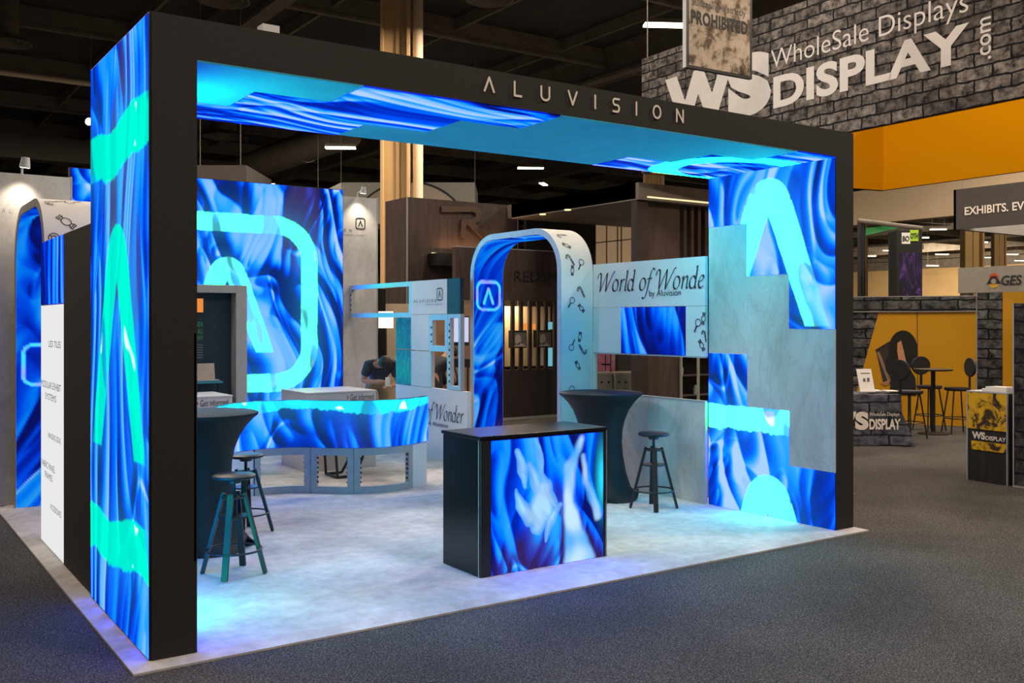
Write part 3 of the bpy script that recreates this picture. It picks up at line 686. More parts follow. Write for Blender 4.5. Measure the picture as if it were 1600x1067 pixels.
for s0, s1 in ((S0, S1), (S1, S2), (S2, S3)):
    fr = MB(); L = (s1-s0)*WL; e = .001/WL; bw = .085/WL*.8
    curved(fr, s0+e, s1-e, 0, .075, .0, .05); curved(fr, s0+e, s1-e, .40, .478, .0, .05)
    curved(fr, s0+e, s0+bw, .075, .40, .0, .05, 3); curved(fr, s1-bw, s1-e, .075, .40, .0, .05, 3)
    fo = fr.build('frame', M['grey_frame'], t, smooth='auto')
    hb = MB()
    for q in range(6):                                   # rows of peg holes on the upright sides
        for sd in (s0+bw*1.02, s1-bw*1.02):
            px, py = wpt(sd, .025); hb.box((px-.007, py-.012, .11+.05*q), (px+.007, py+.012, .128+.05*q))
    hb.build('peg_hole', M['black'], fo)
for s0, s1 in ((0, S0), (S3, 1)):
    b = MB(); curved(b, s0, s1, 0, .478, .012, .05); b.build('end_panel', M['white'], t, smooth='auto')
b = MB()
for s_ in (S0, S1, S2): curved(b, s_-.0006, s_+.0006, 0, .478, -.002, .03, 1)
b.build('joint_strip', M['seam'], t)
t = thing('sled_chair', (3.45, 5.2, 0), 'black sled-base chair glimpsed through the wavy counter frame', 'chair')
b = MB()
for yy in (5.0, 5.32):
    b.path([(3.30, yy, .45), (3.33, yy, .015), (3.53, yy, .015), (3.64, yy, .20), (3.72, yy, .45)], .016)
b.tube((3.33, 5.0, .015), (3.33, 5.32, .015), .016); b.build('sled_frame', M['black_paint'], t)
b = MB(); b.box((3.28, 4.97, .44), (3.74, 5.35, .48)); b.build('seat', M['black'], t, bevel=.01)

# black counter with the hand picture
def hand_pic(s, u):
    x = 2.43+s*1.02; z = u*.97
    c, tt = satin(x*1.3, z, 93, sx=1.5, sy=.8, maroon=.5, bias=-.14, gain=.5, shear=.25)
    wx = x+.012*perlin(x*9, z*9, 3); wz = z+.012*perlin(x*9, z*9, 4)
    def tp(P, r): 
        d = 9*np.ones_like(x)
        for (a, ra), (bq, rb) in zip(zip(P[:-1], r[:-1]), zip(P[1:], r[1:])):
            ax, az = a; bx, bz = bq; h = np.clip(((wx-ax)*(bx-ax)+(wz-az)*(bz-az))/((bx-ax)**2+(bz-az)**2), 0, 1)
            d = np.minimum(d, np.hypot(wx-ax-h*(bx-ax), wz-az-h*(bz-az))-(ra+h*(rb-ra)))
        return d
    d = tp([(2.655, .875), (2.70, .74), (2.73, .62)], [.026, .042, .012])
    for P, r in (([(2.765, .77), (2.80, .68), (2.86, .54)], [.026, .040, .05]), ([(2.81, .96), (2.86, .84), (2.875, .70), (2.91, .58)], [.006, .022, .014, .05]),
                 ([(2.645, .60), (2.68, .48), (2.78, .38)], [.010, .045, .07]), ([(2.90, .58), (2.86, .42), (2.83, .30)], [.075, .12, .06]),
                 ([(2.93, .52), (2.99, .44), (3.03, .455)], [.06, .03, .008]), ([(3.03, .45), (2.95, .34), (2.905, .19)], [.02, .05, .006])):
        d = np.minimum(d, tp(P, r))
    m = (1-smooth(-.004, .008, d))[..., None]
    fold = tp([(3.24, .93), (3.13, .72), (3.12, .45), (3.17, .22), (3.22, .0)], [.03, .05, .055, .09, .15]); mf = (1-smooth(-.03, .02, fold))[..., None]
    f2 = tp([(3.26, .80), (3.28, .6), (3.40, .33)], [.008, .014, .02]); mf = np.maximum(mf, .8*(1-smooth(-.005, .03, f2))[..., None])
    sh = smooth(-.5, .5, perlin(x*5, z*4, 9))[..., None]
    rd = smooth(.0, .055, -d)[..., None]; fo_ = smooth(-.25, .3, perlin(x*11+6*z, z*5, 15))[..., None]   # rounded fingers and knuckle folds
    hc = np.array(lin((95, 172, 255)))*(1-rd)+np.array(lin((165, 212, 255)))*rd; hc = hc*(.78+.22*fo_)+np.array(lin((40, 150, 255)))*.12*(1-sh)
    fc = np.array(lin((80, 170, 255)))*(1-sh)+np.array(lin((190, 225, 255)))*sh
    eg = np.exp(-((x-3.44)/.05)**2-((z-.62)/.22)**2)[..., None]
    c = c*(1-mf)+fc*mf; c = c*(1-m)+hc*m
    return c*(1-eg)+np.array(lin((40, 225, 255)))*eg
t = thing('display_counter', (2.9, .7, 0), 'black counter with blue hand picture screen standing at the booth front', 'counter')
b = MB(); b.box((2.335, .435, 0), (3.485, .93, .965)); b.build('body', M['black'], t, bevel=.006)
b = MB(); b.box((2.34, .412, 0), (2.425, .435, .965)); b.box((3.455, .412, 0), (3.48, .435, .965)); b.box((2.425, .412, .955), (3.455, .435, .965)); b.build('front_frame', M['black_paint'], t, bevel=.004)
b = MB(); b.box((2.325, .405, .968), (3.49, .94, .992)); b.build('top', M['black'], t, bevel=.005)
b = MB(); b.box((2.332, .431, 0), (2.338, .437, .966)); b.box((3.482, .41, 0), (3.487, .415, .968)); b.build('edge_profile', M['alu'], t)
led_grid('screen', lambda s, u: (2.427+s*1.026, s*0+.414, .002+u*.952), hand_pic, 250, 232, t)

# ------------------------------------------------------------------ right side of the booth: sign wall and product wall
XW = 5.66
t = thing('sign_wall', (XW+.03, 2.4, 0), 'white and marble side wall with large black script lettering and a small blue screen', 'wall panel')
b = MB(); b.box((XW, 1.495, 0), (XW+.035, 3.235, 1.005)); b.build('stone_panel', M['stone'], t)
b = MB(); b.box((XW-.004, 1.495, 1.005), (XW+.035, 3.235, 1.018)); b.box((XW-.004, 1.495, 1.44), (XW+.035, 3.235, 1.455)); b.build('edge_profile', M['grey_frame'], t)
b = MB(); b.box((XW, 3.205, 1.018), (XW+.035, 3.235, 1.44)); b.build('post', M['cream'], t)
b = MB(); b.box((XW, 1.495, 1.958), (XW+.035, 3.235, 2.445)); b.build('sign_panel', M['white'], t)
b = MB(); b.box((XW, 2.755, 1.455), (XW+.035, 3.235, 1.954)); b.build('blank_panel', M['white'], t)
b = MB(); b.box((XW, 1.495, 1.455), (XW+.035, 1.763, 1.954)); b.build('candy_panel', M['white'], t)
b = MB(); b.box((XW+.004, 1.763, 1.455), (XW+.035, 2.755, 1.954)); b.build('screen_housing', M['black_paint'], t)
led_grid('screen', lambda s, u: (s*0+XW, 1.767+s*.985, 1.458+u*.493), lambda s, u: satin(-s*.99, u*.5, 105, sx=1.9, sy=.3, maroon=.05, bias=-.05, gain=.4)[0]*.9, 100, 50, t)
v, f = script_word('World of Wonde'); lay('lettering', v, f, (XW-.002, 3.155, 2.035), (0, -1, 0), (0, 0, 1), 1.655, .335, M['ink'], t, .003)
text('lettering', 'by Aluvision', (XW-.002, 2.30, 2.045), (0, -1, 0), (0, 0, 1), .47, .085, M['ink'], t, .003)
ls = lolly(-1.60, 1.77, .075, -.5)+candy(-1.515, 1.83, .06, 1.4)+candy(-1.54, 1.565, .06, -1)+cane(-1.51, 1.66, .06, .2)
v, f = strokes(ls, .004, 6); P = np.array([(XW-.004-.00004*(k % 50), -a, z) for k, (a, z) in enumerate(v)]); b = MB(); b.add(P, f); b.build('candy_print', M['ink'], t)

XT = 5.06
t = thing('product_wall', (XT+.04, 6.2, 0), 'white display wall lit teal, with open metal frames and dark foil panels', 'display wall')
def yz(b, y0, y1, z0, z1, x0=XT, x1=XT+.06): return b.box((x0, y0, z0), (x1, y1, z1))
yz(MB(), 4.97, 6.87, 0, .925).build('base_panel', M['white'], t)
yz(MB(), 5.46, 6.42, 1.90, 2.35).build('sign_panel', M['white'], t)
yz(MB(), 5.14, 5.455, 1.90, 2.35).build('navy_panel', M['navy'], t)
def frame_part(y0, y1, z0, z1, bw, name='open_frame', holes='y'):
    b = MB(); yz(b, y0, y1, z0, z0+bw); yz(b, y0, y1, z1-bw, z1); yz(b, y0, y0+bw, z0+bw, z1-bw); yz(b, y1-bw, y1, z0+bw, z1-bw)
    o = b.build(name, M['alu'], t); h = MB(); n = max(2, int((z1-z0-2*bw)/.085))
    for k in range(n):
        z = z0+bw+.04+k*(z1-z0-2*bw-.06)/n; h.box((XT-.003, y1-bw*.95, z), (XT+.02, y1-bw*.45, z+.028))
    h.build('peg_hole', M['black'], o)
frame_part(6.42, 8.38, 1.86, 2.35, .065)
yz(MB(), 6.43, 6.87, 1.42, 1.855, XT+.004).build('foil_panel', M['mirror'], t); yz(MB(), 6.43, 6.87, .93, 1.41, XT+.004).build('foil_panel', M['mirror'], t)
yz(MB(), 5.92, 6.42, 1.415, 1.895).build('blank_panel', M['white'], t); yz(MB(), 5.92, 6.42, .93, 1.405).build('blank_panel', M['white'], t)
frame_part(5.44, 5.915, 1.41, 1.895, .075); frame_part(5.13, 5.435, .93, 1.895, .05)
b = MB(); yz(b, 5.875, 5.915, .93, 1.405); yz(b, 5.44, 5.46, .93, 1.405); b.build('post', M['alu'], t)
v, f = geo_word('ALUVISION', 1.2, .08); lay('lettering', v, f, (XT-.002, 6.33, 2.055), (0, -1, 0), (0, 0, 1), .60, .042, M['ink'], t, .003)
text('lettering', 'modular displays', (XT-.002, 6.02, 2.015), (0, -1, 0), (0, 0, 1), .45, .022, M['grey_ink'], t, .003)
v, f = mark(.045); lay('logo', v, f, (XT-.002, 5.715, 2.075), (0, -1, 0), (0, 0, 1), .15, .165, M['ink'], t, .003)
v, f = script_word('World of Wonder'); lay('lettering', v, f, (XT-.002, 6.62, .43), (0, -1, 0), (0, 0, 1), 1.58, .32, M['ink'], t, .003)
text('lettering', 'by Aluvision', (XT-.002, 5.95, .415), (0, -1, 0), (0, 0, 1), .52, .075, M['ink'], t, .003)

# ------------------------------------------------------------------ tables and stools
def highboy(x, y, label):
    t = thing('cocktail_table', (x, y, 0), label, 'table')
    prof = [(.40, 0), (.36, .03), (.31, .10), (.262, .25), (.228, .42), (.215, .56), (.222, .68), (.245, .79), (.285, .89), (.335, .965), (.385, 1.02), (.425, 1.052), (.428, 1.068)]
    n = 64; vs = []; fs_ = []; K = len(prof)
    for i in range(n):
        a = 2*math.pi*i/n
        for r_, z in prof:
            q = abs(math.cos(2*a))                       # four feet pull the hem out in points
            rr = r_*(1+.10*(q-.5)*max(0, 1-z/.35)); zz = z + (.10*(1-q)**1.5 if z < .001 else .05*(1-q)*max(0, 1-z/.12) if z < .12 else 0)
            vs.append((x+rr*math.cos(a), y+rr*math.sin(a), zz))
    for i in range(n):
        j = (i+1) % n
        for q in range(K-1): fs_.append((i*K+q, j*K+q, j*K+q+1, i*K+q+1))
    b = MB(); b.add(vs, fs_); b.build('stretch_cover', M['spandex'], t, smooth=True)
    b = MB(); b.lathe((x, y, 1.066), [(.428, 0), (.426, .006), (.415, .010), (.0, .011)], 64, cap=False); b.build('cover_top', M['spandex'], t, smooth='auto')
    return t
highboy(5.08, 2.40, 'black cloth-covered cocktail table before the marble side wall')
highboy(1.03, 2.48, 'black cloth-covered cocktail table with two stools, half hidden by the portal post')
def stool(seat_h):
    t = bpy.data.objects.new('stool', None); COL.objects.link(t)
    def part(b, name, **k): return b.build(name, M['black_paint'], t, **k)
    b = MB(); b.lathe((0, 0, seat_h-.028), [(.02, 0), (.138, 0), (.150, .008), (.150, .022), (.142, .028), (0, .028)], 40, cap=False); part(b, 'seat', smooth='auto')
    b = MB(); b.tube((0, 0, .44), (0, 0, seat_h-.028), .013); b.tube((0, 0, seat_h-.06), (0, 0, seat_h-.028), .05, .055, 16); part(b, 'spindle', smooth='auto')
    b = MB(); b.tube((0, 0, .40), (0, 0, .56), .024, n=16); part(b, 'spindle_nut', smooth='auto')
    b = MB(); b.ring((0, 0, .545), .080, .008); b.box((-.085, -.012, .54), (.085, .012, .552)); b.box((-.012, -.085, .54), (.012, .085, .552)); b.lathe((0, 0, .40), [(.0, 0), (.108, 0), (.108, .012), (0, .012)], 28, cap=False); part(b, 'bracket')
    for k in range(4):
        a = R(45+90*k); c, s = math.cos(a), math.sin(a)
        top = np.array([.075*c, .075*s, .57]); foot = np.array([.225*c, .225*s, 0]); tn = np.array([-s, c, 0])
        d = foot-top; d /= np.linalg.norm(d); no = np.cross(d, tn)
        b = MB(); b.obox(top-tn*.0225-no*.012, d*np.linalg.norm(foot-top), tn*.045, no*.024); part(b, 'leg', bevel=.002)
    b = MB(); b.ring((0, 0, .17), .192, .008, 40); part(b, 'foot_ring', smooth=True)
    return t
st = stool(.705); st.location = (.955, 1.52, .004); st.rotation_euler = (0, 0, R(10)); tag(st, 'black round stool half behind the portal post, in front of another stool', 'stool', 'black swivel stools')
for x, y, h, a, lab in ((1.497, 2.825, .66, 18, 'lower black round stool partly hidden behind another stool by the portal post'), (5.10, 1.63, .725, 8, 'black round stool standing alone against the pale marble panel')):
    c = copy_tree(st); c.location = (x, y, .004); c.rotation_euler = (0, 0, R(a)); c['label'] = lab; c.scale = (1, 1, h/.705)

# ------------------------------------------------------------------ hall: roof, walls, columns, lamps
ZC = 11.0
b = MB(); b.add([(-60, -40, ZC), (-60, 190, ZC), (190, 190, ZC), (190, -40, ZC)], [(0, 1, 2, 3)]); struct(b.build('ceiling', M['dark_ceiling']))
b = MB(); b.box((118, -40, -.03), (119, 190, 8.9)); struct(b.build('wall_right', M['tan']))
b = MB(); b.box((117.6, -40, 8.9), (119, 190, ZC)); struct(b.build('trim_1', M['beam']))
b = MB(); b.box((-60, 150, -.03), (190, 151, ZC)); struct(b.build('wall_back', M['tan']))
b = MB(); b.box((-60, -40, -.03), (-59, 190, ZC)); struct(b.build('wall_left', M['tan']))
k = 2
for x in range(-28, 118, 12):
    b = MB(); b.box((x-.22, -35, 10.0), (x+.22, 149, 10.12)); b.box((x-.06, -35, 10.12), (x+.06, 149, 10.88)); b.box((x-.22, -35, 10.88), (x+.22, 149, 11.0)); struct(b.build('trim_%d' % k, M['beam'])); k += 1
for y in np.arange(14, 120, 6):
    b = MB(); b.box((-40, y-.08, 10.35), (117, y+.08, 10.44)); b.box((-40, y-.02, 10.44), (117, y+.02, 10.99)); struct(b.build('trim_%d' % k, M['beam'])); k += 1
for x in np.arange(-26, 60, 4):
    b = MB(); b.box((x-.05, -20, 10.62), (x+.05, 120, 10.98)); struct(b.build('trim_%d' % k, M['beam'])); k += 1
# wide grey fascia beam high on the left
b = MB(); b.box((-30, 38, 8.35), (7.5, 38.8, 9.3)); struct(b.build('trim_%d' % k, M['grey_band'])); k += 1
p = atD(70, 122, 31)
t = thing('pipe', (0, p[1], p[2]), 'long pale pipe hung under the roof at the upper left corner', 'pipe')
b = MB(); b.tube((-22, p[1], p[2]), (p[0]+2.6, p[1], p[2]), .085, n=14); b.build('pipe_run', plain('pale_pipe', (.75, .62, .45), .5), t, smooth='auto')
b = MB()
for q in (-6, -2, .5): b.tube((q, p[1], p[2]+.08), (q, p[1], ZC), .012, n=6)
b.build('hanger', M['beam'], t)
def diffuser(u, v, D, r, label):
    p = atD(u, v, D); t = thing('ceiling_diffuser', p, label, 'air vent')
    for q, (r_, z) in enumerate(((1, 0), (.72, .05), (.45, .10))):
        b = MB(); b.lathe(p+np.array([0, 0, z]), [(r*r_, 0), (r*r_+.05, .0), (r*r_*.86, .16), (r*r_*.84, .16), (r*r_, 0)], 40, cap=False); b.build('cone_ring', M['duct'], t, smooth='auto')
    b = MB(); b.tube(p+np.array([0, 0, .2]), (p[0], p[1], ZC), r*.5, n=24); b.build('duct', M['duct'], t, smooth='auto')
diffuser(12, 68, 27.5, .58, 'round ceiling air vent at the far upper left corner')
diffuser(350, 2, 25.5, .62, 'round ceiling air vent above the portal, left of the steel column')
diffuser(352, 214, 43, .95, 'round ceiling air vent seen just above the video wall')
diffuser(765, 0, 26, .60, 'round ceiling air vent above the portal, right of the steel column')
p = atD(700, 262, 60)
t = thing('air_duct', p, 'large dark round duct slanting under the roof above the giant video wall', 'duct')
a_ = atD(385, 262, 44); c_ = atD(545, 206, 38)
b = MB(); b.tube(a_, c_, .62, n=28); b.tube(a_*.4+c_*.6, a_*.38+c_*.62, .66, n=28); b.build('duct_run', M['duct'], t, smooth='auto'); 
b = MB(); b.tube(a_, (a_[0], a_[1], ZC), .02, n=6); b.tube(c_, (c_[0], c_[1], ZC), .02, n=6); b.build('hanger', M['beam'], t)
t.location = tuple((a_+c_)/2)
for ch in t.children:
    for vv in ch.data.vertices: vv.co += Vector(p)-Vector(t.location)

def steel_column(u0, u1, D, label, pipe=None, top=ZC):
    a = atD(u0, 502, D); c = atD(u1, 502, D); ctr = (a+c)/2; wd = np.linalg.norm(c-a)
    t = thing('steel_column', (ctr[0], ctr[1], -.03), label, 'column')
    r_ = RGT; f_ = FWD
    b = MB()
    for s_ in (-1, 1):
        q = ctr + r_*(s_*wd/2-(.09*wd if s_ > 0 else 0)) - f_*wd*.3; q[2] = -.03; b.obox(q, r_*.09*wd, f_*wd*.6, (0, 0, top+.03))
    q = ctr - r_*wd*.44 - f_*.02; q[2] = -.03; b.obox(q, r_*wd*.88, f_*.06, (0, 0, top+.03))
    q = ctr + r_*wd*.02 - f_*wd*.10; q[2] = -.03; b.obox(q, r_*wd*.12, f_*wd*.10, (0, 0, top+.03)); b.build('steel_section', M['tan'], t)
    if pipe:
        a = atD(pipe[0], 502, D); c = atD(pipe[1], 502, D); q = (a+c)/2; b = MB(); r = np.linalg.norm(c-a)/2
        b.tube((q[0], q[1], -.03), (q[0], q[1], top), r, n=20); b.build('downpipe', M['tan_light'], t, smooth='auto')
steel_column(596, 641, 25, 'tan steel column with a downpipe rising behind the portal beam', (645, 661))
steel_column(1006, 1030, 42, 'tan steel column peeking above the dark brown canopy', (1031, 1038))
steel_column(1504, 1534, 46, 'wider tan steel column above the pale logo header')
steel_column(1551, 1570, 52, 'narrower tan steel column beside the wider one above the pale logo header')
steel_column(1345, 1355, 55, 'slim tan steel column under the green banner')

def lamp_fix(u, v, D, L, ang, label, group=None):
    p = atD(u, v, D); t = thing('ceiling_lamp', p, label, 'ceiling light', group)
    d = np.array([math.cos(ang), math.sin(ang), 0]); n = np.array([-d[1], d[0], 0])
    b = MB(); b.obox(p-d*L/2-n*.17+[0, 0, .0], d*L, n*.34, (0, 0, .10)); b.build('housing', M['beam'], t)
    b = MB()
    for s_ in (-1, 1): b.obox(p-d*L/2-n*.06+n*.085*s_-[0, 0, .05], d*L, n*.12, (0, 0, .05))
    b.build('tube', M['lamp'], t)
    b = MB(); 
    for s_ in (-.4, .4): q = p+d*L*s_; b.tube((q[0], q[1], q[2]+.10), (q[0], q[1], ZC), .008, n=5)
    b.build('hanger', M['beam'], t)
HL = [(1045, 38, 25.3, 1.3, 'long lit ceiling lamp left of the hanging PROHIBITED sign'), (532, 230, 36, 1.1, 'lit ceiling lamp left of the tan steel column, over the video wall'), (408, 287, 54, 1.5, 'lit ceiling lamp peeking over the video wall top edge'),
      (829, 262, 49, 1.3, 'lit ceiling lamp under the portal soffit at mid photo'), (849, 287, 58, 1.0, 'small lit ceiling lamp just below the mid photo one'),
      (1482, 327, 66, 1.1, 'lit ceiling lamp left of the EXHIBITS sign, topmost of its cluster'), (1466, 358, 80, 1.3, 'lit ceiling lamp second from top left of the EXHIBITS sign'), (1443, 371, 86, .9, 'lit ceiling lamp right beside the BOOTH tower'),
      (1391, 391, 104, 1.5, 'lit ceiling lamp left of the BOOTH tower, higher one'), (1359, 400, 113, 1.4, 'lit ceiling lamp left of the BOOTH tower, lower one'), (1472, 397, 105, 1.4, 'lit ceiling lamp right of the purple tower figure'),
      (1457, 415, 115, 1.4, 'lowest lit ceiling lamp right of the BOOTH tower'), (1532, 378, 92, 1.3, 'lit ceiling lamp behind the first tan column above the logo header'), (1545, 402, 108, 1.2, 'lit ceiling lamp between the two tan columns above the logo header'),
      (1581, 397, 104, 1.3, 'upper lit ceiling lamp right of the narrow tan column'), (1595, 407, 110, 1.3, 'lower lit ceiling lamp at the right photo edge')]
for u, v, D_, L, lab in HL: lamp_fix(u, v, D_, L, R(-30) if u != 849 else R(40), lab, 'hall ceiling lamps')
t = thing('spotlight', atD(139, 190, 30), 'glaring spotlight left of the portal side screen', 'spotlight')
p = atD(139, 190, 30); b = MB(); b.tube(p+FWD*.25, p, .10, .14, 16); b.build('lamp_head', M['beam'], t)
b = MB(); b.tube(p-FWD*.01, p, .11, n=16); b.build('lens', M['spot_lens'], t)
b = MB(); b.tube(p+FWD*.15, (p+FWD*.15)*[1, 1, 0]+[0, 0, ZC], .015, n=6); b.build('hanger', M['beam'], t)

# ------------------------------------------------------------------ brick hanging sign of the booth at the right
Z0, Z1 = 4.19, 6.04
FL = np.array([9.3, 6.45, 0]); FR = np.array([8.95, -1.0, 0]); BL = np.array([14.35, 5.55, 0]); BR = np.array([13.9, -1.6, 0])
t = thing('hanging_sign', (11.6, 2.4, Z0), 'huge hanging brick-print ring sign with big white lettering and yellow lining', 'hanging sign')
dr = (FR-FL)/np.linalg.norm(FR-FL); nf = np.cross(dr, [0, 0, 1.]); UP = np.array([0, 0, 1.])
ring4 = [FL, FR, BR, BL]
ctr4 = sum(ring4)/4
b = MB(); li = MB()
for a, c in zip(ring4, ring4[1:]+ring4[:1]):
    ai = a+(ctr4-a)/np.linalg.norm(ctr4-a)*.10; ci = c+(ctr4-c)/np.linalg.norm(ctr4-c)*.10
    al = a+(ctr4-a)/np.linalg.norm(ctr4-a)*.14; cl = c+(ctr4-c)/np.linalg.norm(ctr4-c)*.14
    b.prism([a+UP*Z0, c+UP*Z0, ci+UP*Z0, ai+UP*Z0], UP*(Z1-Z0)); li.prism([ai+UP*Z0, ci+UP*Z0, cl+UP*Z0, al+UP*Z0], UP*(Z1-Z0-.02))
b.build('brick_cover', M['brick_sign'], t); li.build('lining', M['yellow'], t)
def ws_face(name, body, s0, z0, wd, ht, m, **k): return text(name, body, FL+dr*s0+UP*z0-nf*0, dr, UP, wd, ht, m, t, .006, **k)
ws_face('lettering', 'W', .58, 4.71, 1.50, .87, M['white_print'], bold=.055); ws_face('lettering', 'S', 1.95, 4.70, .83, .88, M['white_print'], bold=.075)
ws_face('lettering', 'DISPLAY', 2.82, 4.71, 2.90, .44, M['white_print'], bold=.035, spacing=1.0); ws_face('lettering', 'WholeSale Displays', 2.78, 5.19, 2.93, .33, M['white_print'], bold=-.006)
text('lettering', '.com', FL+dr*5.98+UP*4.68, UP, -dr, .47, .13, M['white_print'], t, .006, bold=.012)
b = MB()
for q in ring4+[(FL+FR)/2]:
    b.tube((q+(ctr4-q)*.02)*[1, 1, 0]+UP*Z1, (q+(ctr4-q)*.02)*[1, 1, 0]+UP*ZC, .01, n=6)
b.build('cable', M['beam'], t)

# hanging PROHIBITED sign
a = atD(1073, 103, 11); c = atD(1174, 122, 11.54); a[2] = c[2] = 4.67; rr = (c-a)/np.linalg.norm(c-a); nn = np.cross(rr, UP); wd = np.linalg.norm(c-a)
t = thing('hanging_sign', (a+c)/2, 'worn cream hanging sign reading suitcasing is strictly PROHIBITED', 'hanging sign')
b = MB(); b.obox(a-rr*.012, rr*(wd+.024), -nn*.05, UP*2.2); b.build('core', M['black_paint'], t)
b = MB(); b.obox(a+rr*.03+UP*.03, rr*(wd-.06), nn*.004, UP*2.14); b.build('face', M['rust'], t)
b = MB(); b.obox(a-rr*.014, rr*.012, -nn*.052, UP*2.2); b.build('edge_profile', M['alu'], t)
zt = atD(1120, 30, 11)[2]
text('lettering', 'PROHIBITED', a+rr*.06+UP*(zt-4.67-.035)+nn*.004, rr, UP, wd-.13, .155, M['ink'], t, .004, bold=.035, spacing=1.1)
text('lettering', 'Suitcasing is strictly', a+rr*.07+UP*(zt-4.67+.15)+nn*.004, rr, UP, wd-.17, .11, M['grey_ink'], t, .004)
b = MB(); 
for s_ in (.1, .9): q = a+rr*wd*s_-nn*.025; b.tube(q+UP*2.2, (q[0], q[1], ZC), .006, n=6)
b.build('cable', M['beam'], t)

# ------------------------------------------------------------------ booth under the brick sign
A0 = np.array([13.55, 6.0, -.03]); A1 = np.array([14.94, 4.08, -.03]); wr = (A1-A0); wl = np.linalg.norm(wr); wr = wr/wl; wn = np.cross(wr, UP)   # yellow wall
t = thing('graphic_wall', (A0+A1)/2, 'yellow and brick-print booth wall with picture of a curly-haired person carrying a radio', 'wall panel')
b = MB(); b.obox(A0, wr*wl, -wn*.08, UP*2.28); b.build('panel', M['yellow_wall'], t)
b = MB(); b.obox(A0+UP*2.02, wr*wl, wn*.03, UP*.26); b.build('header', M['brick_wall'], t)
b = MB(); b.obox(A0+UP*2.27, wr*wl, wn*.035, UP*.015); b.obox(A0+UP*2.0, wr*wl, wn*.035, UP*.015); b.build('edge_profile', M['grey_frame'], t)
def wp(u, v, off=.006): q = hitplane(u, v, A0, wn); return q+wn*off
b = MB(); b.prism([wp(1332, 488, .002), wp(1373, 488, .002), wp(1336, 620, .002), wp(1325, 660, .002)], wn*.003); b.build('brick_print', M['brick_wall'], t)
b = MB(); b.prism([wp(1432.6, 487, .003), wp(1433.6, 487, .003), wp(1434.6, 640, .003), wp(1433.6, 640, .003)], wn*.002); b.build('panel_seam', M['seam'], t)
def blob(name, pts, m, off): b = MB(); b.prism([wp(u, v, off) for u, v in pts], wn*.002); return b.build(name, m, t)
blob('picture_radio', [(1369, 549), (1392, 536), (1408, 540), (1412, 590), (1390, 600), (1380, 598)], plain('radio_print', (.045, .030, .022), .6), .004)
blob('picture_radio_edge', [(1370, 551), (1374, 549), (1392, 595), (1388, 598)], plain('radio_trim_print', (.30, .20, .12), .6), .007)
blob('picture_handle', [(1367, 547), (1390, 533), (1391, 536), (1370, 549)], M['ink'], .007)
blob('picture_speaker', [(1390+7*math.cos(R(q)), 571+14*math.sin(R(q))) for q in range(0, 360, 24)], M['ink'], .008)
blob('picture_hand', [(1375, 599), (1388, 594), (1390, 599), (1384, 603)], plain('skin_print', (.45, .20, .10), .7), .010)
blob('picture_body', [(1392, 590), (1405, 570), (1422, 576), (1430, 590), (1432, 618), (1390, 616)], M['ink'], .010)
blob('picture_hair', [(1411+23*math.cos(R(q))+(3 if 20 < q < 120 else 0), 548+(32 if q > 180 else 28)*math.sin(R(q))) for q in range(0, 360, 15)], M['hair'], .013)
blob('picture_face', [(1402, 536), (1408, 532), (1412, 548), (1416, 566), (1419, 575), (1410, 568), (1404, 562), (1402, 550)], plain('face_print', (.62, .30, .15), .7), .016)
P0 = A1; P1 = np.array([15.10, 3.72, -.03]); pr_ = (P1-P0)/np.linalg.norm(P1-P0); pn = np.cross(pr_, UP)
t = thing('brick_pillar', (P0+P1)/2, 'narrow dark brick-print pillar between two yellow wall panels', 'pillar')
b = MB(); b.obox(P0+pr_*.01, pr_*.40, -pn*.35, UP*2.33); b.build('body', M['brick_wall'], t)
b = MB(); b.obox(P0+pr_*.008+pn*.002, pr_*.014, -pn*.3, UP*2.33); b.build('edge_profile', M['alu'], t)
q0 = P0+pr_*.42
t = thing('yellow_panel', q0, 'plain yellow booth panel between the brick pillar and the brick tower', 'wall panel')
b = MB(); b.obox(q0, pr_*.9, -pn*.08, UP*2.34); b.build('panel', M['yellow_wall'], t); b = MB(); b.obox(q0+UP*2.34, pr_*.9, -pn*.09, UP*.02); b.build('edge_profile', M['grey_frame'], t)
# tower at the photo edge
t0 = np.array([9.34, .40, -.03]); td = np.array([-.02, -1, 0])
t = thing('brick_tower', t0, 'dark brick-print tower with silver edges beside the small yellow desk', 'pillar')
b = MB(); b.obox(t0, td*.9, (.5, 0, 0), UP*2.03); b.build('body', brick('grey_brick_print_on_tower', (1, 2), .9, (.008, .009, .012), (.10, .10, .105)), t)
b = MB(); b.obox(t0+[-.006, .012, 0], (.5, 0, 0), (0, -.014, 0), UP*2.035); b.obox(t0+[-.008, .012, 0], (.012, 0, 0), td*.9, UP*.02); b.build('edge_profile', M['alu'], t)
# small yellow desk
d0 = np.array([9.39, .98, -.03]); d1 = np.array([9.335, .47, -.03]); dd = (d1-d0)/np.linalg.norm(d1-d0); dn = np.cross(dd, UP); dw = np.linalg.norm(d1-d0)
t = thing('promo_desk', (d0+d1)/2, 'small worn yellow and black print desk with papers beside the brick tower', 'desk')
b = MB(); b.obox(d0+[.012, 0, 0], dd*dw, (.4, 0, 0), UP*1.02); b.build('body', M['grunge_black'], t)
b = MB(); b.obox(d0+UP*.60-dn*.0, dd*dw, -dn*.012, UP*.42); b.obox(d0+dd*.06+UP*.36, dd*(dw-.06), -dn*.012, UP*.10); b.build('yellow_print', M['grunge_yellow'], t)
b = MB(); b.obox(d0+dn*.004, dd*.012, -dn*.02, UP*1.03); b.obox(d0+dd*(dw-.012)+dn*.004, dd*.012, -dn*.02, UP*1.03); b.obox(d0+dn*.004+UP*1.02, dd*dw, -dn*.42, UP*.014); b.build('edge_profile', M['alu'], t)
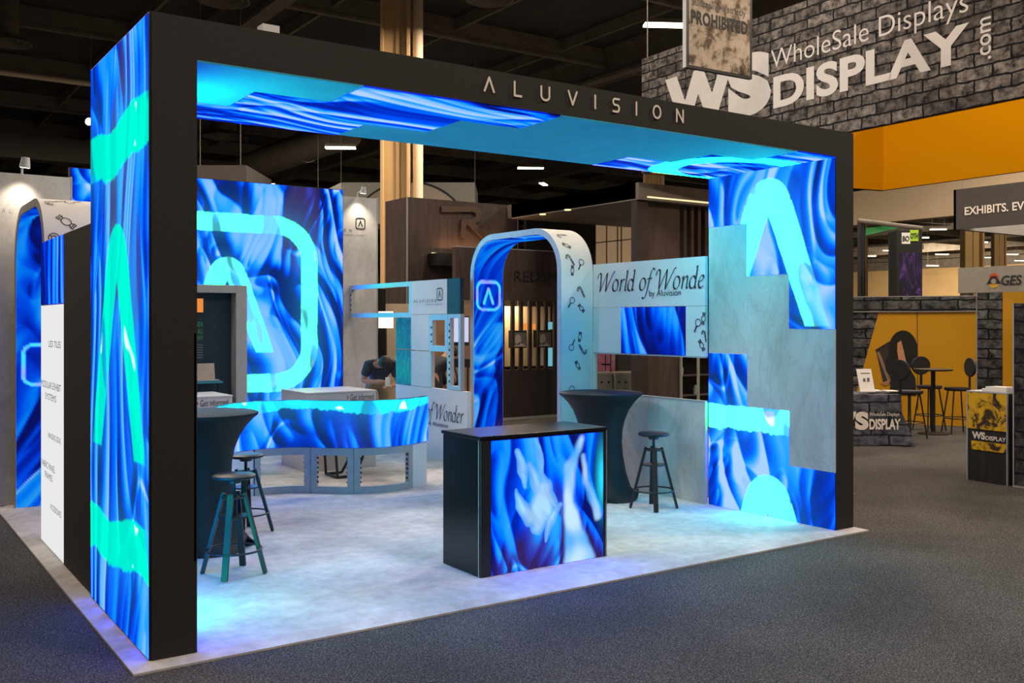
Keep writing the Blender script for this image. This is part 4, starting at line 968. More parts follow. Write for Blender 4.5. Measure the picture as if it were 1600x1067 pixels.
text('lettering', 'WS', d0+dd*.07+UP*.485, dd, UP, .17, .085, M['white_print'], t, .004, bold=.05); text('lettering', 'DISPLAY', d0+dd*.245+UP*.485, dd, UP, .25, .05, M['white_print'], t, .004, bold=.03)
t = thing('paper_stack', d0+UP*1.05+dd*.3, 'stack of white papers on the small yellow desk', 'papers')
b = MB()
b.obox(d0+dd*.16-dn*.05+UP*1.036, dd*.30, -dn*.22, UP*.03); b.build('lower_sheets', M['paper'], t)
b = MB(); b.obox(d0+dd*.20-dn*.06+UP*1.067, dd*.25, -dn*.20, UP*.022); b.build('upper_sheets', M['paper'], t)
# draped table
g0 = np.array([9.75, 4.42, -.03]); g1 = np.array([11.50, 3.23, -.03]); gd = (g1-g0)/np.linalg.norm(g1-g0); gn = np.cross(gd, UP); gw = np.linalg.norm(g1-g0)
t = thing('draped_table', (g0+g1)/2, 'table under a dark brick-print cloth with white lettering', 'table')
mb_ = brick('grey_brick_print_on_cloth', (0, 2), .95, (.010, .011, .017), (.125, .13, .16))
vs = []; fs_ = []; N = 60
loop = []
for q in range(N+1):
    s_ = q/N*(gw+1.5); 
    if s_ <= gw: base = g0+gd*s_; nrm = gn; fl_ = .03+.02*math.sin(s_*9)
    else: base = g1-gn*(s_-gw); nrm = gd; fl_ = .06+.04*math.sin((s_-gw)*16)
    if abs(s_-gw) < .12: fl_ += .10; nrm = (gn+gd)/1.2
    vs += [base+UP*.75, base+nrm*.008+UP*.5, base+nrm*fl_*.6+UP*.25, base+nrm*fl_+UP*.02]
for q in range(N):
    for r_ in range(3): fs_.append((4*q+r_, 4*q+r_+1, 4*q+4+r_+1, 4*q+4+r_))
b = MB(); b.add(vs, fs_); b.build('cloth_skirt', mb_, t, smooth=True)
b = MB(); b.obox(g0+UP*.735, gd*gw, -gn*.75, UP*.02); b.build('cloth_top', mb_, t)
b = MB(); b.obox(g0+gd*.03-gn*.03+UP*.70, gd*(gw-.06), -gn*.69, UP*.03); b.build('tabletop', M['tan'], t)
for s_, r_ in ((.06, .06), (gw-.1, .06), (.06, .66), (gw-.1, .66)):
    b = MB(); b.obox(g0+gd*s_-gn*r_, gd*.04, -gn*.04, UP*.70); b.build('leg', M['beam'], t)
def gp(u, v): q = hitplane(u, v, g0, gn); return (q-g0)@gd, q[2]
s1_, z1_ = gp(1357, 673); s2_, z2_ = gp(1409, 652); s3_, z3_ = gp(1330, 673)
text('lettering', 'DISPLAY', g0+gd*s1_+UP*(z1_+.03+.02)+gn*.03, gd, UP, s2_-s1_-.03, .16, M['white_print'], t, .006, bold=.035)
text('lettering', 'S', g0+gd*(s1_-.21)+UP*(z1_+.045)+gn*.03, gd, UP, .20, .27, M['white_print'], t, .006, bold=.06); text('lettering', 'W', g0+gd*(s1_-.55)+UP*(z1_+.045)+gn*.03, gd, UP, .36, .27, M['white_print'], t, .006, bold=.05)
text('lettering', 'WholeSale Displays', g0+gd*s1_+UP*(z1_+.235)+gn*.03, gd, UP, s2_-s1_-.05, .07, M['white_print'], t, .006)
p = g0+gd*(gp(1348, 610)[0]+.02)-gn*.15+UP*.785
t = thing('sign_holder', p, 'small white leaflet stand leaning on the brick-cloth table', 'leaflet stand')
b = MB(); b.obox(p-gd*.0, gd*.22, -gn*.008, UP*.34-gn*.06-gd*.04); b.build('leaflet', M['paper'], t); b = MB(); b.obox(p-gn*.10, gd*.22, gn*.14, UP*.008); b.build('foot', M['alu'], t)
b = MB(); b.obox(p+gd*.05+UP*.15-gn*.027+gn*.003, gd*.035, -gn*.004, UP*.05); b.obox(p+gd*.11+UP*.15-gn*.027+gn*.003, gd*.035, -gn*.004, UP*.06); b.obox(p+gd*.02+UP*.27-gn*.047+gn*.003, gd*.14, -gn*.004, UP*.012); b.build('print', M['grey_ink'], t)
for k_, (s_, r_) in enumerate(((gp(1372, 612)[0], .25), (gp(1395, 612)[0], .2))):
    p = g0+gd*s_-gn*r_+UP*.786
    t = bpy.data.objects.new('leaflet', None); COL.objects.link(t); t.location = p; tag(t, ('white leaflet stack lying right of the leaflet stand on the brick-cloth table', 'white leaflet stack at the right end of the brick-cloth table')[k_], 'papers')
    b = MB(); b.obox(p, gd*.16, -gn*.2, UP*.012); b.build('sheets', M['paper'], t)
# bar table and chairs
p = atD(1458, 575, 15.9); bx, by = p[0], p[1]
t = thing('bar_table', (bx, by, -.03), 'round black bar table in front of the yellow wall', 'table')
b = MB(); b.lathe((bx, by, 1.00), [(0, 0), (.27, 0), (.30, .012), (.30, .03), (0, .032)], 40, cap=False); b.build('tabletop', M['table_black'], t, smooth='auto')
b = MB(); b.tube((bx, by, -.02), (bx, by, 1.0), .035, n=16); b.build('post', M['black_paint'], t)
b = MB(); b.lathe((bx, by, -.03), [(0, 0), (.24, 0), (.24, .015), (.05, .04), (0, .04)], 32, cap=False); b.build('base', M['black_paint'], t, smooth='auto')
def bar_chair():
    t = bpy.data.objects.new('bar_chair', None); COL.objects.link(t)
    b = MB(); b.lathe((0, 0, .70), [(0, 0), (.19, 0), (.205, .02), (.20, .05), (0, .06)], 32, cap=False); b.build('seat', M['chair_fabric'], t, smooth='auto')
    b = MB(); n = 20
    vs = [(.19+.02*math.cos(2*math.pi*q/n)*0, .19*math.cos(2*math.pi*q/n), 1.08+.16*math.sin(2*math.pi*q/n)) for q in range(n)]; b.prism(vs, (.035, 0, 0)); b.build('backrest', M['chair_fabric'], t, bevel=.01)
    b = MB(); b.box((.19, -.02, .72), (.21, .02, .95)); b.build('back_support', M['black_paint'], t)
    for k in range(4):
        a = R(45+90*k); b = MB(); b.tube((.15*math.cos(a), .15*math.sin(a), .70), (.26*math.cos(a), .26*math.sin(a), -.0), .012, n=8); b.build('leg', M['black_paint'], t)
    b = MB(); b.ring((0, 0, .25), .215, .009); b.build('foot_ring', M['black_paint'], t, smooth=True)
    return t
def yaw_of(v): return math.atan2(v[1], v[0])
bcs = [(1421, 15.3, -1.0*RGT-.5*FWD, 'black bar chair left of the bar table, back towards the brick-cloth table'), (1496, 16.0, RGT, 'black bar chair right of the bar table, seen in profile'), (1452, 16.5, FWD*1-.3*RGT, 'black bar chair behind the bar table against the yellow wall')]
proto = None
for u, D_, dv, lab in bcs:
    q = atD(u, 502, D_)
    if proto is None: proto = o = bar_chair(); tag(o, lab, 'chair', 'black bar chairs')
    else: o = copy_tree(proto); o['label'] = lab
    o.location = (q[0], q[1], -.03); o.rotation_euler = (0, 0, yaw_of(dv))

# ------------------------------------------------------------------ far right: signs, tower, fascia
t = thing('hanging_sign', (20, 5, 3.93), 'dark grey hanging sign with white lettering EXHIBITS. EV', 'hanging sign')
e0 = atX(1490, 330, 20.0)
b = MB(); b.box((20, e0[1]-6, 3.94), (20.06, e0[1], 4.87)); b.box((20, e0[1]-.06, 3.94), (24, e0[1], 4.87)); b.box((24, e0[1]-6, 3.94), (24.06, e0[1], 4.87)); b.build('cover', plain('dark_grey_banner', (.055, .048, .045), .8), t)
b = MB(); b.box((23.98, e0[1]-6, 3.95), (24, e0[1]-.06, 4.86)); b.box((20.06, e0[1]-.08, 3.95), (24, e0[1]-.06, 4.86)); b.build('lining', M['cream'], t)
ea = atX(1508, 334, 20.0); eb = atX(1601, 318, 20.0)
text('lettering', 'EXHIBITS. EV', (19.99, ea[1], 4.25), (0, -1, 0), UP, float(ea[1]-eb[1]), .19, M['white_print'], t, .01, bold=.02)
b = MB(); 
for yy in (.2, 3, 5.8): b.tube((20.03, e0[1]-yy, 4.87), (20.03, e0[1]-yy, ZC), .008, n=5); b.tube((24.03, e0[1]-yy, 4.87), (24.03, e0[1]-yy, ZC), .008, n=5)
b.build('cable', M['beam'], t)
g0_ = atX(1497, 440, 18.0)
t = thing('header_sign', (18, g0_[1]-1.2, -.03), 'pale grey sign header on posts with round red and gold logo', 'sign')
b = MB(); b.box((18, g0_[1]-3.2, 2.40), (18.3, g0_[1], 2.93)); b.build('header', M['pale_sign'], t)
for yy in (.15, 3.1): b = MB(); b.box((18.05, g0_[1]-yy-.06, -.03), (18.2, g0_[1]-yy+.06, 2.40)); b.build('post', M['pale_sign'], t)
ga = atX(1565, 440, 18.0); text('lettering', 'GES', (17.99, ga[1], 2.53), (0, -1, 0), UP, .42, .20, M['ink'], t, .008, bold=.02, shear=.15)
gl = atX(1553, 434, 18.0); cy_, cz_ = gl[1], 2.63
def yzp(pts, m, name, off): b = MB(); b.prism([(18-off, cy_-a, cz_+c) for a, c in pts], (-.003, 0, 0)); b.build(name, m, t)
yzp([(.10*math.cos(R(q)), .06+.10*math.sin(R(q))) for q in range(0, 360, 20)], M['red'], 'logo_red', .003); yzp([(.10*math.cos(R(q)), -.06+.08*math.sin(R(q))) for q in range(180, 361, 20)], M['gold'], 'logo_gold', .003)
yzp([(-.15, -.06), (.15, -.06), (.05, .10), (-.05, .10)], M['ink'], 'logo_black', .007); yzp([(.055*math.cos(R(q)), -.01+.055*math.sin(R(q))) for q in range(0, 360, 20)], M['pale_sign'], 'logo_centre', .011)
a = atD(1402, 470, 21); c = atD(1441, 470, 21); a[2] = c[2] = -.03; r_ = (c-a); zt = atD(1420, 360, 21)[2]
t = thing('display_tower', (a+c)/2, 'black tower with purple smoke figure print and BOOTH label', 'tower')
b = MB(); b.obox(a, r_, FWD*.5, UP*(zt+.03)); b.build('body', M['black_paint'], t)
b = MB(); b.obox(a+r_*.08+UP*.3-FWD*.005, r_*.9, FWD*.005, UP*(zt-.75)); b.build('picture', M['purple'], t)
n_ = np.cross(r_/np.linalg.norm(r_), UP)
z_ = atD(1415, 381, 21)[2]; b = MB(); b.obox(a+r_*.17+UP*(z_+.03)-FWD*.012, r_*.34, FWD*.008, UP*.24); b.build('white_label', M['paper'], t)
b = MB(); b.obox(a+r_*.50+UP*(z_+.09)-FWD*.014, r_*.34, FWD*.008, UP*.24); b.build('green_label', M['lime'], t)
text('lettering', 'BO', a+r_*.20+UP*(z_+.08)-FWD*.016, r_, UP, np.linalg.norm(r_)*.27, .12, M['ink'], t, .004, bold=.03); text('lettering', 'OTH', a+r_*.51+UP*(z_+.14)-FWD*.018, r_, UP, np.linalg.norm(r_)*.31, .12, M['ink'], t, .004, bold=.03)
t = thing('banner_rig', atD(1348, 470, 22)*[1, 1, 0], 'dark pole rig with a green banner beside the BOOTH tower', 'banner')
b = MB()
for u in (1344, 1349): q = atD(u, 400, 22); b.tube((q[0], q[1], -.03), (q[0], q[1], atD(u, 344, 22)[2]), .06, n=8)
b.build('post', M['black_paint'], t)
q1 = atD(1342, 345, 22); q2 = atD(1442, 357, 21.2); b = MB(); b.tube(q1, q2, .05, n=8); b.build('top_bar', M['beam'], t)
b = MB(); b.prism([atD(1346, 357, 22), atD(1408, 350, 21.6), atD(1406, 356, 21.6), atD(1346, 369, 22)], FWD*.03); b.build('banner', M['green'], t)
b = MB(); b.box((32, 2, 5.66), (32.5, 24, 7.0)); o = b.build('fascia', M['tan_light'], None); tag(o, 'long cream fascia band hanging far behind the yellow lining of the brick sign', 'fascia')
# cream wall behind the brown booth
q0 = atX(934, 400, 30.0); q1 = atX(1003, 400, 30.0)
t = thing('cream_wall', (30, (q0[1]+q1[1])/2, -.03), 'bright cream panelled wall seen between brown booth posts', 'wall panel')
b = MB(); b.box((30, q1[1]-.6, -.03), (30.2, q0[1]+.4, 6.9)); b.build('panel', M['tan_light'], t)
b = MB()
for u in (948, 965, 971): q = atX(u, 400, 30.0); b.box((29.985, q[1]-.04, -.03), (30, q[1]+.04, 6.9))
b.box((29.985, q1[1]-.6, 5.75), (30, q0[1]+.4, 5.80)); b.build('panel_seam', M['bronze'], t)

# ------------------------------------------------------------------ brown booth behind the centre
YR = 10.5; xl = atY(636, 400, YR)[0]; xr = 9.68; yb = atX(602, 400, xl)[1]
t = thing('brown_wall', ((xl+xr)/2, YR+.5, -.03), 'big brown booth wall with bronze R emblem and glowing ledge', 'wall panel')
b = MB(); b.box((xl, YR, -.03), (xr, yb, 4.09)); b.build('body', M['brown'], t)
b = MB(); b.box((xl-.006, YR-.006, -.03), (xl+.012, YR+.012, 4.10)); b.box((xr-.012, YR-.006, -.03), (xr+.006, YR+.012, 4.10)); b.build('edge_profile', M['grey_frame'], t)
def ry(u, v, off=.0): q = atY(u, v, YR); return (q[0], q[2])
RL = [[ry(u, v) for u, v in L] for L in ([(690, 327), (738, 327), (746, 332), (744, 342), (736, 347), (722, 347)], [(722, 347), (721, 368)], [(730, 347), (752, 367)])]
b = MB(); k_ = 0
for L_ in RL:
    for p_, q_ in zip(L_[:-1], L_[1:]):
        d_ = np.array(q_)-p_; ln = np.hypot(*d_); d_ = d_/ln; n_ = np.array([-d_[1], d_[0]])*.055; p2, q2 = np.array(p_)-d_*.03, np.array(q_)+d_*.03
        b.prism([(c[0], YR-.05-.004*k_, c[1]) for c in (p2-n_, q2-n_, q2+n_, p2+n_)], (0, .045, 0)); k_ += 1
b.build('emblem', M['bronze'], t)
z0_, z1_ = atY(700, 417, YR)[2], atY(700, 398, YR)[2]; xa = atY(668, 400, YR)[0]
b = MB(); b.box((xa, YR-.35, z0_), (xr-.2, YR-.006, z1_)); b.build('ledge', M['black_paint'], t)
b = MB(); b.box((xa+.05, YR-.10, z1_), (xr-.3, YR-.06, z1_+.02)); b.build('light_strip', M['lamp_strip'], t)
area('ledge_light', ((xa+xr)/2-.2, YR-.12, z1_+.06), 1.3, 9, (1, .52, .25), (R(-160), 0, 0), .08)
YK = 9.6; ka = atY(712, 500, YK)[0]; kb = atY(884, 500, YK)[0]; kz = lambda v: atY(825, v, YK)[2]
t = thing('brown_screen', ((ka+kb)/2, YK, -.03), 'dark brown slatted screen wall with raised dark lettering seen through the candy arch', 'screen wall')
b = MB(); b.box((ka, YK, kz(470)), (kb, YK+.12, kz(391))); b.build('header', M['brown'], t)
text('lettering', 'REDSM', (atY(803, 440, YK)[0], YK-.003, kz(440)), (1, 0, 0), UP, atY(870, 440, YK)[0]-atY(803, 440, YK)[0], .20, M['ink'], t, .01)
b = MB(); b.box((ka, YK, -.03), (kb, YK+.12, kz(577))); b.build('base_panel', M['brown_dark'], t)
b = MB(); b.box((ka, YK-.004, kz(391)-.004), (kb, YK+.124, kz(391)+.012)); b.box((ka, YK-.01, -.03), (kb, YK, .02)); b.build('edge_profile', M['grey_frame'], t)
for u in (786, 802, 815, 829, 842, 854, 868, 880):
    q = atY(u, 500, YK)[0]; b = MB(); b.box((q-.036, YK, kz(577)), (q+.036, YK+.05, kz(470))); b.build('slat', M['brown_dark'], t)
b = MB(); b.box((ka, YK+.5, kz(574)), (kb, YK+.55, kz(478))); b.build('lit_back', M['tan_light'], t)
area('slat_light', ((ka+kb)/2, YK+.3, kz(472)), .9, 22, (1, .75, .42), (R(20), 0, 0), .1)
for u0, u1, v0, v1, m, nm in ((817, 838, 506, 515, 'screen_orange', 'orange_picture'), (856, 863, 503, 515, 'screen_teal', 'teal_picture'), (857, 863, 545, 575, 'screen_teal', 'teal_picture')):
    b = MB(); x0_, x1_ = atY(u0, 500, YK+.4)[0], atY(u1, 500, YK+.4)[0]; b.box((x0_, YK+.38, kz(v1)), (x1_, YK+.42, kz(v0))); b.build(nm, M[m], t)
def tablet(u0, u1, lab):
    xa_, xb_ = atY(u0, 530, YK-.2)[0], atY(u1, 530, YK-.2)[0]
    t = thing('display_screen', ((xa_+xb_)/2, YK-.1, kz(542)), lab, 'screen')
    b = MB(); b.box((xa_, YK-.16, kz(543)), (xb_, YK-.002, kz(516))); b.build('housing', M['black_paint'], t)
    b = MB(); b.box((xa_+.02, YK-.165, kz(541)), (xb_-.02, YK-.16, kz(519))); b.build('picture', plain('grey_picture', (.14, .13, .13), .4), t)
    xc = xa_+(xb_-xa_)*.33
    b = MB(); b.prism([(xc+.07*math.cos(R(q)), YK-.170, kz(530)+.10*math.sin(R(q))) for q in range(0, 360, 30)], (0, .004, 0)); b.prism([(xc-.1, YK-.170, kz(541)), (xc+.2, YK-.170, kz(541)), (xc+.04, YK-.170, kz(534))], (0, .004, 0)); b.build('figure', M['pale_disc'], t)
tablet(804, 825, 'left small screen with pale figure mounted on the brown slats'); tablet(843, 864, 'right small screen with pale figure mounted on the brown slats')
# corner pavilion of the brown booth
cx0, cy0 = 9.44, 6.62
t = thing('brown_pavilion', (cx0, cy0, -.03), 'dark brown pavilion corner with lit canopy edge and vertical slats', 'pavilion')
b = MB(); b.box((cx0-.05, cy0, 3.80), (13, 10.3, 4.08)); b.build('canopy', M['beam'], t)
x1_ = atY(1011, 300, cy0)[0]
b = MB(); b.box((x1_, cy0-.012, 3.84), (12.9, cy0-.004, 3.865)); b.build('light_strip', M['lamp_strip'], t)
xs0, xs1 = atY(1007, 400, cy0+.15)[0], atY(1062, 400, cy0+.15)[0]
b = MB(); b.box((cx0-.04, cy0+.05, -.03), (xs0-.01, cy0+.2, 3.8)); b.build('corner_post', M['brown_dark'], t)
b = MB(); b.box((xs0, cy0+.15, -.03), (xs1, cy0+.25, 3.8)); b.build('brown_panel', M['brown'], t)
for k in range(7):
    q = xs1+.10+.17*k; b = MB(); b.box((q, cy0+.15, 1.5), (q+.07, cy0+.27, 3.8)); b.build('slat', M['brown'], t)
b = MB(); b.box((xs1+.02, cy0+.6, 1.6), (12.8, cy0+.65, 3.8)); b.build('rear_panel', M['orange_tan'], t)
for u in (1064, 1091): q = atY(u, 590, cy0+.1)[0]; b = MB(); b.box((q-.015, cy0+.08, -.03), (q+.015, cy0+.12, 1.5)); b.build('post', M['pale_sign'], t)
b = MB(); b.box((xs1+.02, cy0+.5, -.03), (12.8, cy0+.55, 1.58)); b.build('shelf_back', M['black'], t)
for zz in (.5, .85, 1.2): b = MB(); b.box((xs1+.06, cy0+.28, zz), (12.7, cy0+.5, zz+.02)); b.build('shelf', M['grey_band'], t)
b = MB(); b.box((cx0-.05, 6.7, 3.82), (cx0+.2, 10.45, 4.08)); b.build('side_beam', M['grey_band'], t)
b = MB(); b.box((9.75, 10.3, -.03), (float(atY(931, 400, 10.3)[0]), 10.4, 3.8)); b.box((float(atY(966, 400, 10.3)[0]), 10.3, -.03), (12.8, 10.4, 1.9)); b.build('rear_wall', M['black_fabric'], t)
for u, v in ((848, 334), (887, 327)):
    q = atZ(u, v, 3.80); b = MB(); b.tube((q[0], q[1], 3.78), (q[0], q[1], 3.80), .06, n=16); b.build('downlight', M['lamp_strip'], t)
k_ = 0
for xx in (xs1+.25, xs1+.33, xs1+.62): 
    b = MB(); zz = (.87, 1.22, .52)[k_]; b.lathe((xx, cy0+.38, zz), [(0, 0), (.045, 0), (.05, .1), (.03, .16), (0, .16)], 20, cap=False); o = b.build('cup', M['pale_sign'], None, smooth='auto')
    tag(o, ('small pale cup on the middle dark shelf beneath the canopy', 'small pale cup on the top dark shelf beneath the canopy', 'small pale cup on the lowest dark shelf beneath the canopy')[k_], 'cup'); k_ += 1
# tufted sofa and pink poster seen through the gap of the sign wall
p = atD(968, 600, 17.2); p[2] = -.03; r_ = RGT*.98+FWD*.2; r_ /= np.linalg.norm(r_); f_ = np.cross(UP, r_)
t = thing('tufted_sofa', p, 'charcoal tufted leather sofa seen through the gap of the script-lettered wall', 'sofa')
b = MB(); b.obox(p-r_*.48-f_*.25+UP*.22, r_*.9, f_*.55, UP*.2); b.build('seat', M['leather'], t, bevel=.03)
for s_ in (-.48, -.03):
    b = MB(); b.obox(p+r_*s_+f_*.18+UP*.42, r_*.44, f_*.16+UP*.02, UP*.50+f_*.08); ob = b.build('back_cushion', M['leather'], t, bevel=.03)
    b = MB()
    for i_ in range(3):
        for j_ in range(2): q = p+r_*(s_+.09+.13*i_)+f_*(.195+.03*j_)+UP*(.55+.2*j_); b.tube(q-f_*.012, q+f_*.02, .018, n=10)
    b.build('button', M['black'], ob)
b = MB(); b.obox(p+r_*.40-f_*.3+UP*.40, r_*.10, f_*.5, UP*.2); b.build('armrest', M['leather'], t, bevel=.02)
for s_ in (-.45, .38): b = MB(); b.obox(p+r_*s_-f_*.2, r_*.04, f_*.04, UP*.23); b.build('leg', M['alu'], t)
a = atD(926, 582, 18.6); c = atD(961, 582, 18.6); a[2] = c[2] = -.03
t = thing('pink_poster', (a+c)/2, 'pink printed panel with black branches behind the tufted sofa', 'poster')
b = MB(); b.obox(a, c-a, FWD*.05, UP*1.45); b.build('panel', M['screen_pink'], t)
b = MB()
for s_ in (.55, .78): b.obox(a+(c-a)*s_-FWD*.01, (c-a)*.04, FWD*.01, UP*1.4)
b.obox(a+(c-a)*.4-FWD*.01+UP*1.0, (c-a)*.4, FWD*.01, UP*.03); b.build('branch_print', M['ink'], t)

# ------------------------------------------------------------------ booths seen behind the marble wall and product wall
a = atD(597, 600, 16.9); c = atD(742, 600, 16.9); a[2] = c[2] = -.03
t = thing('warm_wall', (a+c)/2, 'warm beige booth wall seen through the open frames of the product wall', 'wall panel')
b = MB(); b.obox(a, c-a, FWD*.1, UP*2.13); b.build('panel', M['orange_tan'], t)
b = MB(); b.obox(a+(c-a)*.02-FWD*.02, (c-a)*.30, FWD*.02, UP*2.14); b.build('cream_panel', M['tan_light'], t)
b = MB(); b.obox(a-(c-a)*.03-FWD*.05, (c-a)*.07, FWD*.05, UP*2.4); b.build('dark_edge', M['black'], t)
p = atD(603, 500, 15.9)
t = thing('floor_lamp', (p[0], p[1], -.03), 'tall floor lamp with glowing white drum shade behind the bent person', 'lamp')
b = MB(); b.lathe((p[0], p[1], p[2]-.13), [(.115, 0), (.12, 0), (.12, .27), (.115, .27), (.115, 0)], 32, cap=False); b.build('lamp_shade', M['shade'], t, smooth='auto')
b = MB(); b.tube((p[0], p[1], -.03), (p[0], p[1], p[2]+.12), .014, n=10); b.build('pole', M['black_paint'], t); b = MB(); b.lathe((p[0], p[1], -.03), [(0, 0), (.16, 0), (.16, .02), (0, .03)], 24, cap=False); b.build('base', M['black_paint'], t)
a = atD(706, 540, 16.3); c = atD(733, 540, 16.3); 
t = thing('wall_monitor', (a+c)/2, 'pale glowing monitor seen through the tall open frame', 'monitor')
h_ = atD(706, 494, 16.3)[2]-a[2]; b = MB(); b.obox(a-FWD*.0, c-a, FWD*.05, UP*h_); b.build('housing', M['black_paint'], t)
b = MB(); b.obox(a+(c-a)*.03+UP*.06-FWD*.006, (c-a)*.94, FWD*.006, UP*(h_-.08)); b.build('picture', M['screen_white'], t)
b = MB(); b.obox(a+(c-a)*.48-[0, 0, a[2]+.03], (c-a)*.05, FWD*.04, UP*(a[2]+.03)); b.build('post', M['beam'], t)
a = atD(697, 574, 15.9); c = atD(735, 574, 15.9); h_ = atD(697, 561, 15.9)[2]-a[2]
t = thing('dark_console', (a+c)/2*[1, 1, 0], 'dark console bar below the pale monitor behind the open frame', 'console')
b = MB(); b.obox(a, c-a, FWD*.3, UP*h_); b.build('top', M['brown_dark'], t)
for s_ in (.1, .85): b = MB(); b.obox((a+(c-a)*s_)*[1, 1, 0]+[0, 0, -.03], (c-a)*.06, FWD*.25, UP*(a[2]+.03)); b.build('leg', M['brown_dark'], t)
# pale hanging sign with a disc, small hanging box
def hang(t, pts, z):
    b = MB()
    for q in pts: b.tube((q[0], q[1], z), (q[0], q[1], ZC), .012, n=5)
    b.build('cable', M['beam'], t)
a = atD(533, 277, 34); c = atD(742, 293, 34); a[2] = c[2] = 5.3; l_ = atD(497, 290, 37); l_[2] = 5.3
t = thing('hanging_sign', (a+c)/2, 'pale hanging sign box with a large disc behind the tan column', 'hanging sign')
b = MB(); zt = atD(640, 285, 34)[2]; b.prism([a, c, c+FWD*3, l_], UP*(zt-5.3)); b.build('cover', M['pale_sign'], t)
m_ = atD(640, 384, 33.6); r_ = 100/FPX*33.6; b = MB(); b.prism([m_+RGT*r_*math.cos(R(q))+UP*r_*math.sin(R(q)) for q in range(20, 161, 5)], FWD*.15); b.build('disc', M['pale_disc'], t)
m_ = m_-FWD*.01; b = MB(); b.path([m_+RGT*r_*math.cos(R(q))+UP*r_*math.sin(R(q)) for q in range(20, 161, 4)], .035, n=6); b.build('disc_edge', M['ink'], t)
hang(t, [a, c, l_], zt)
a = atD(296, 296, 24); c = atD(385, 296, 24); t = thing('hanging_sign', (a+c)/2, 'plain grey-brown hanging box peeking above the video wall', 'hanging sign')
zt = atD(340, 258, 24)[2]; b = MB(); b.obox(a, c-a, FWD*2.5, UP*(zt-a[2])); b.build('cover', M['grey_band'], t); hang(t, [a+FWD*.2+RGT*.2, c+FWD*.2-RGT*.2], zt)

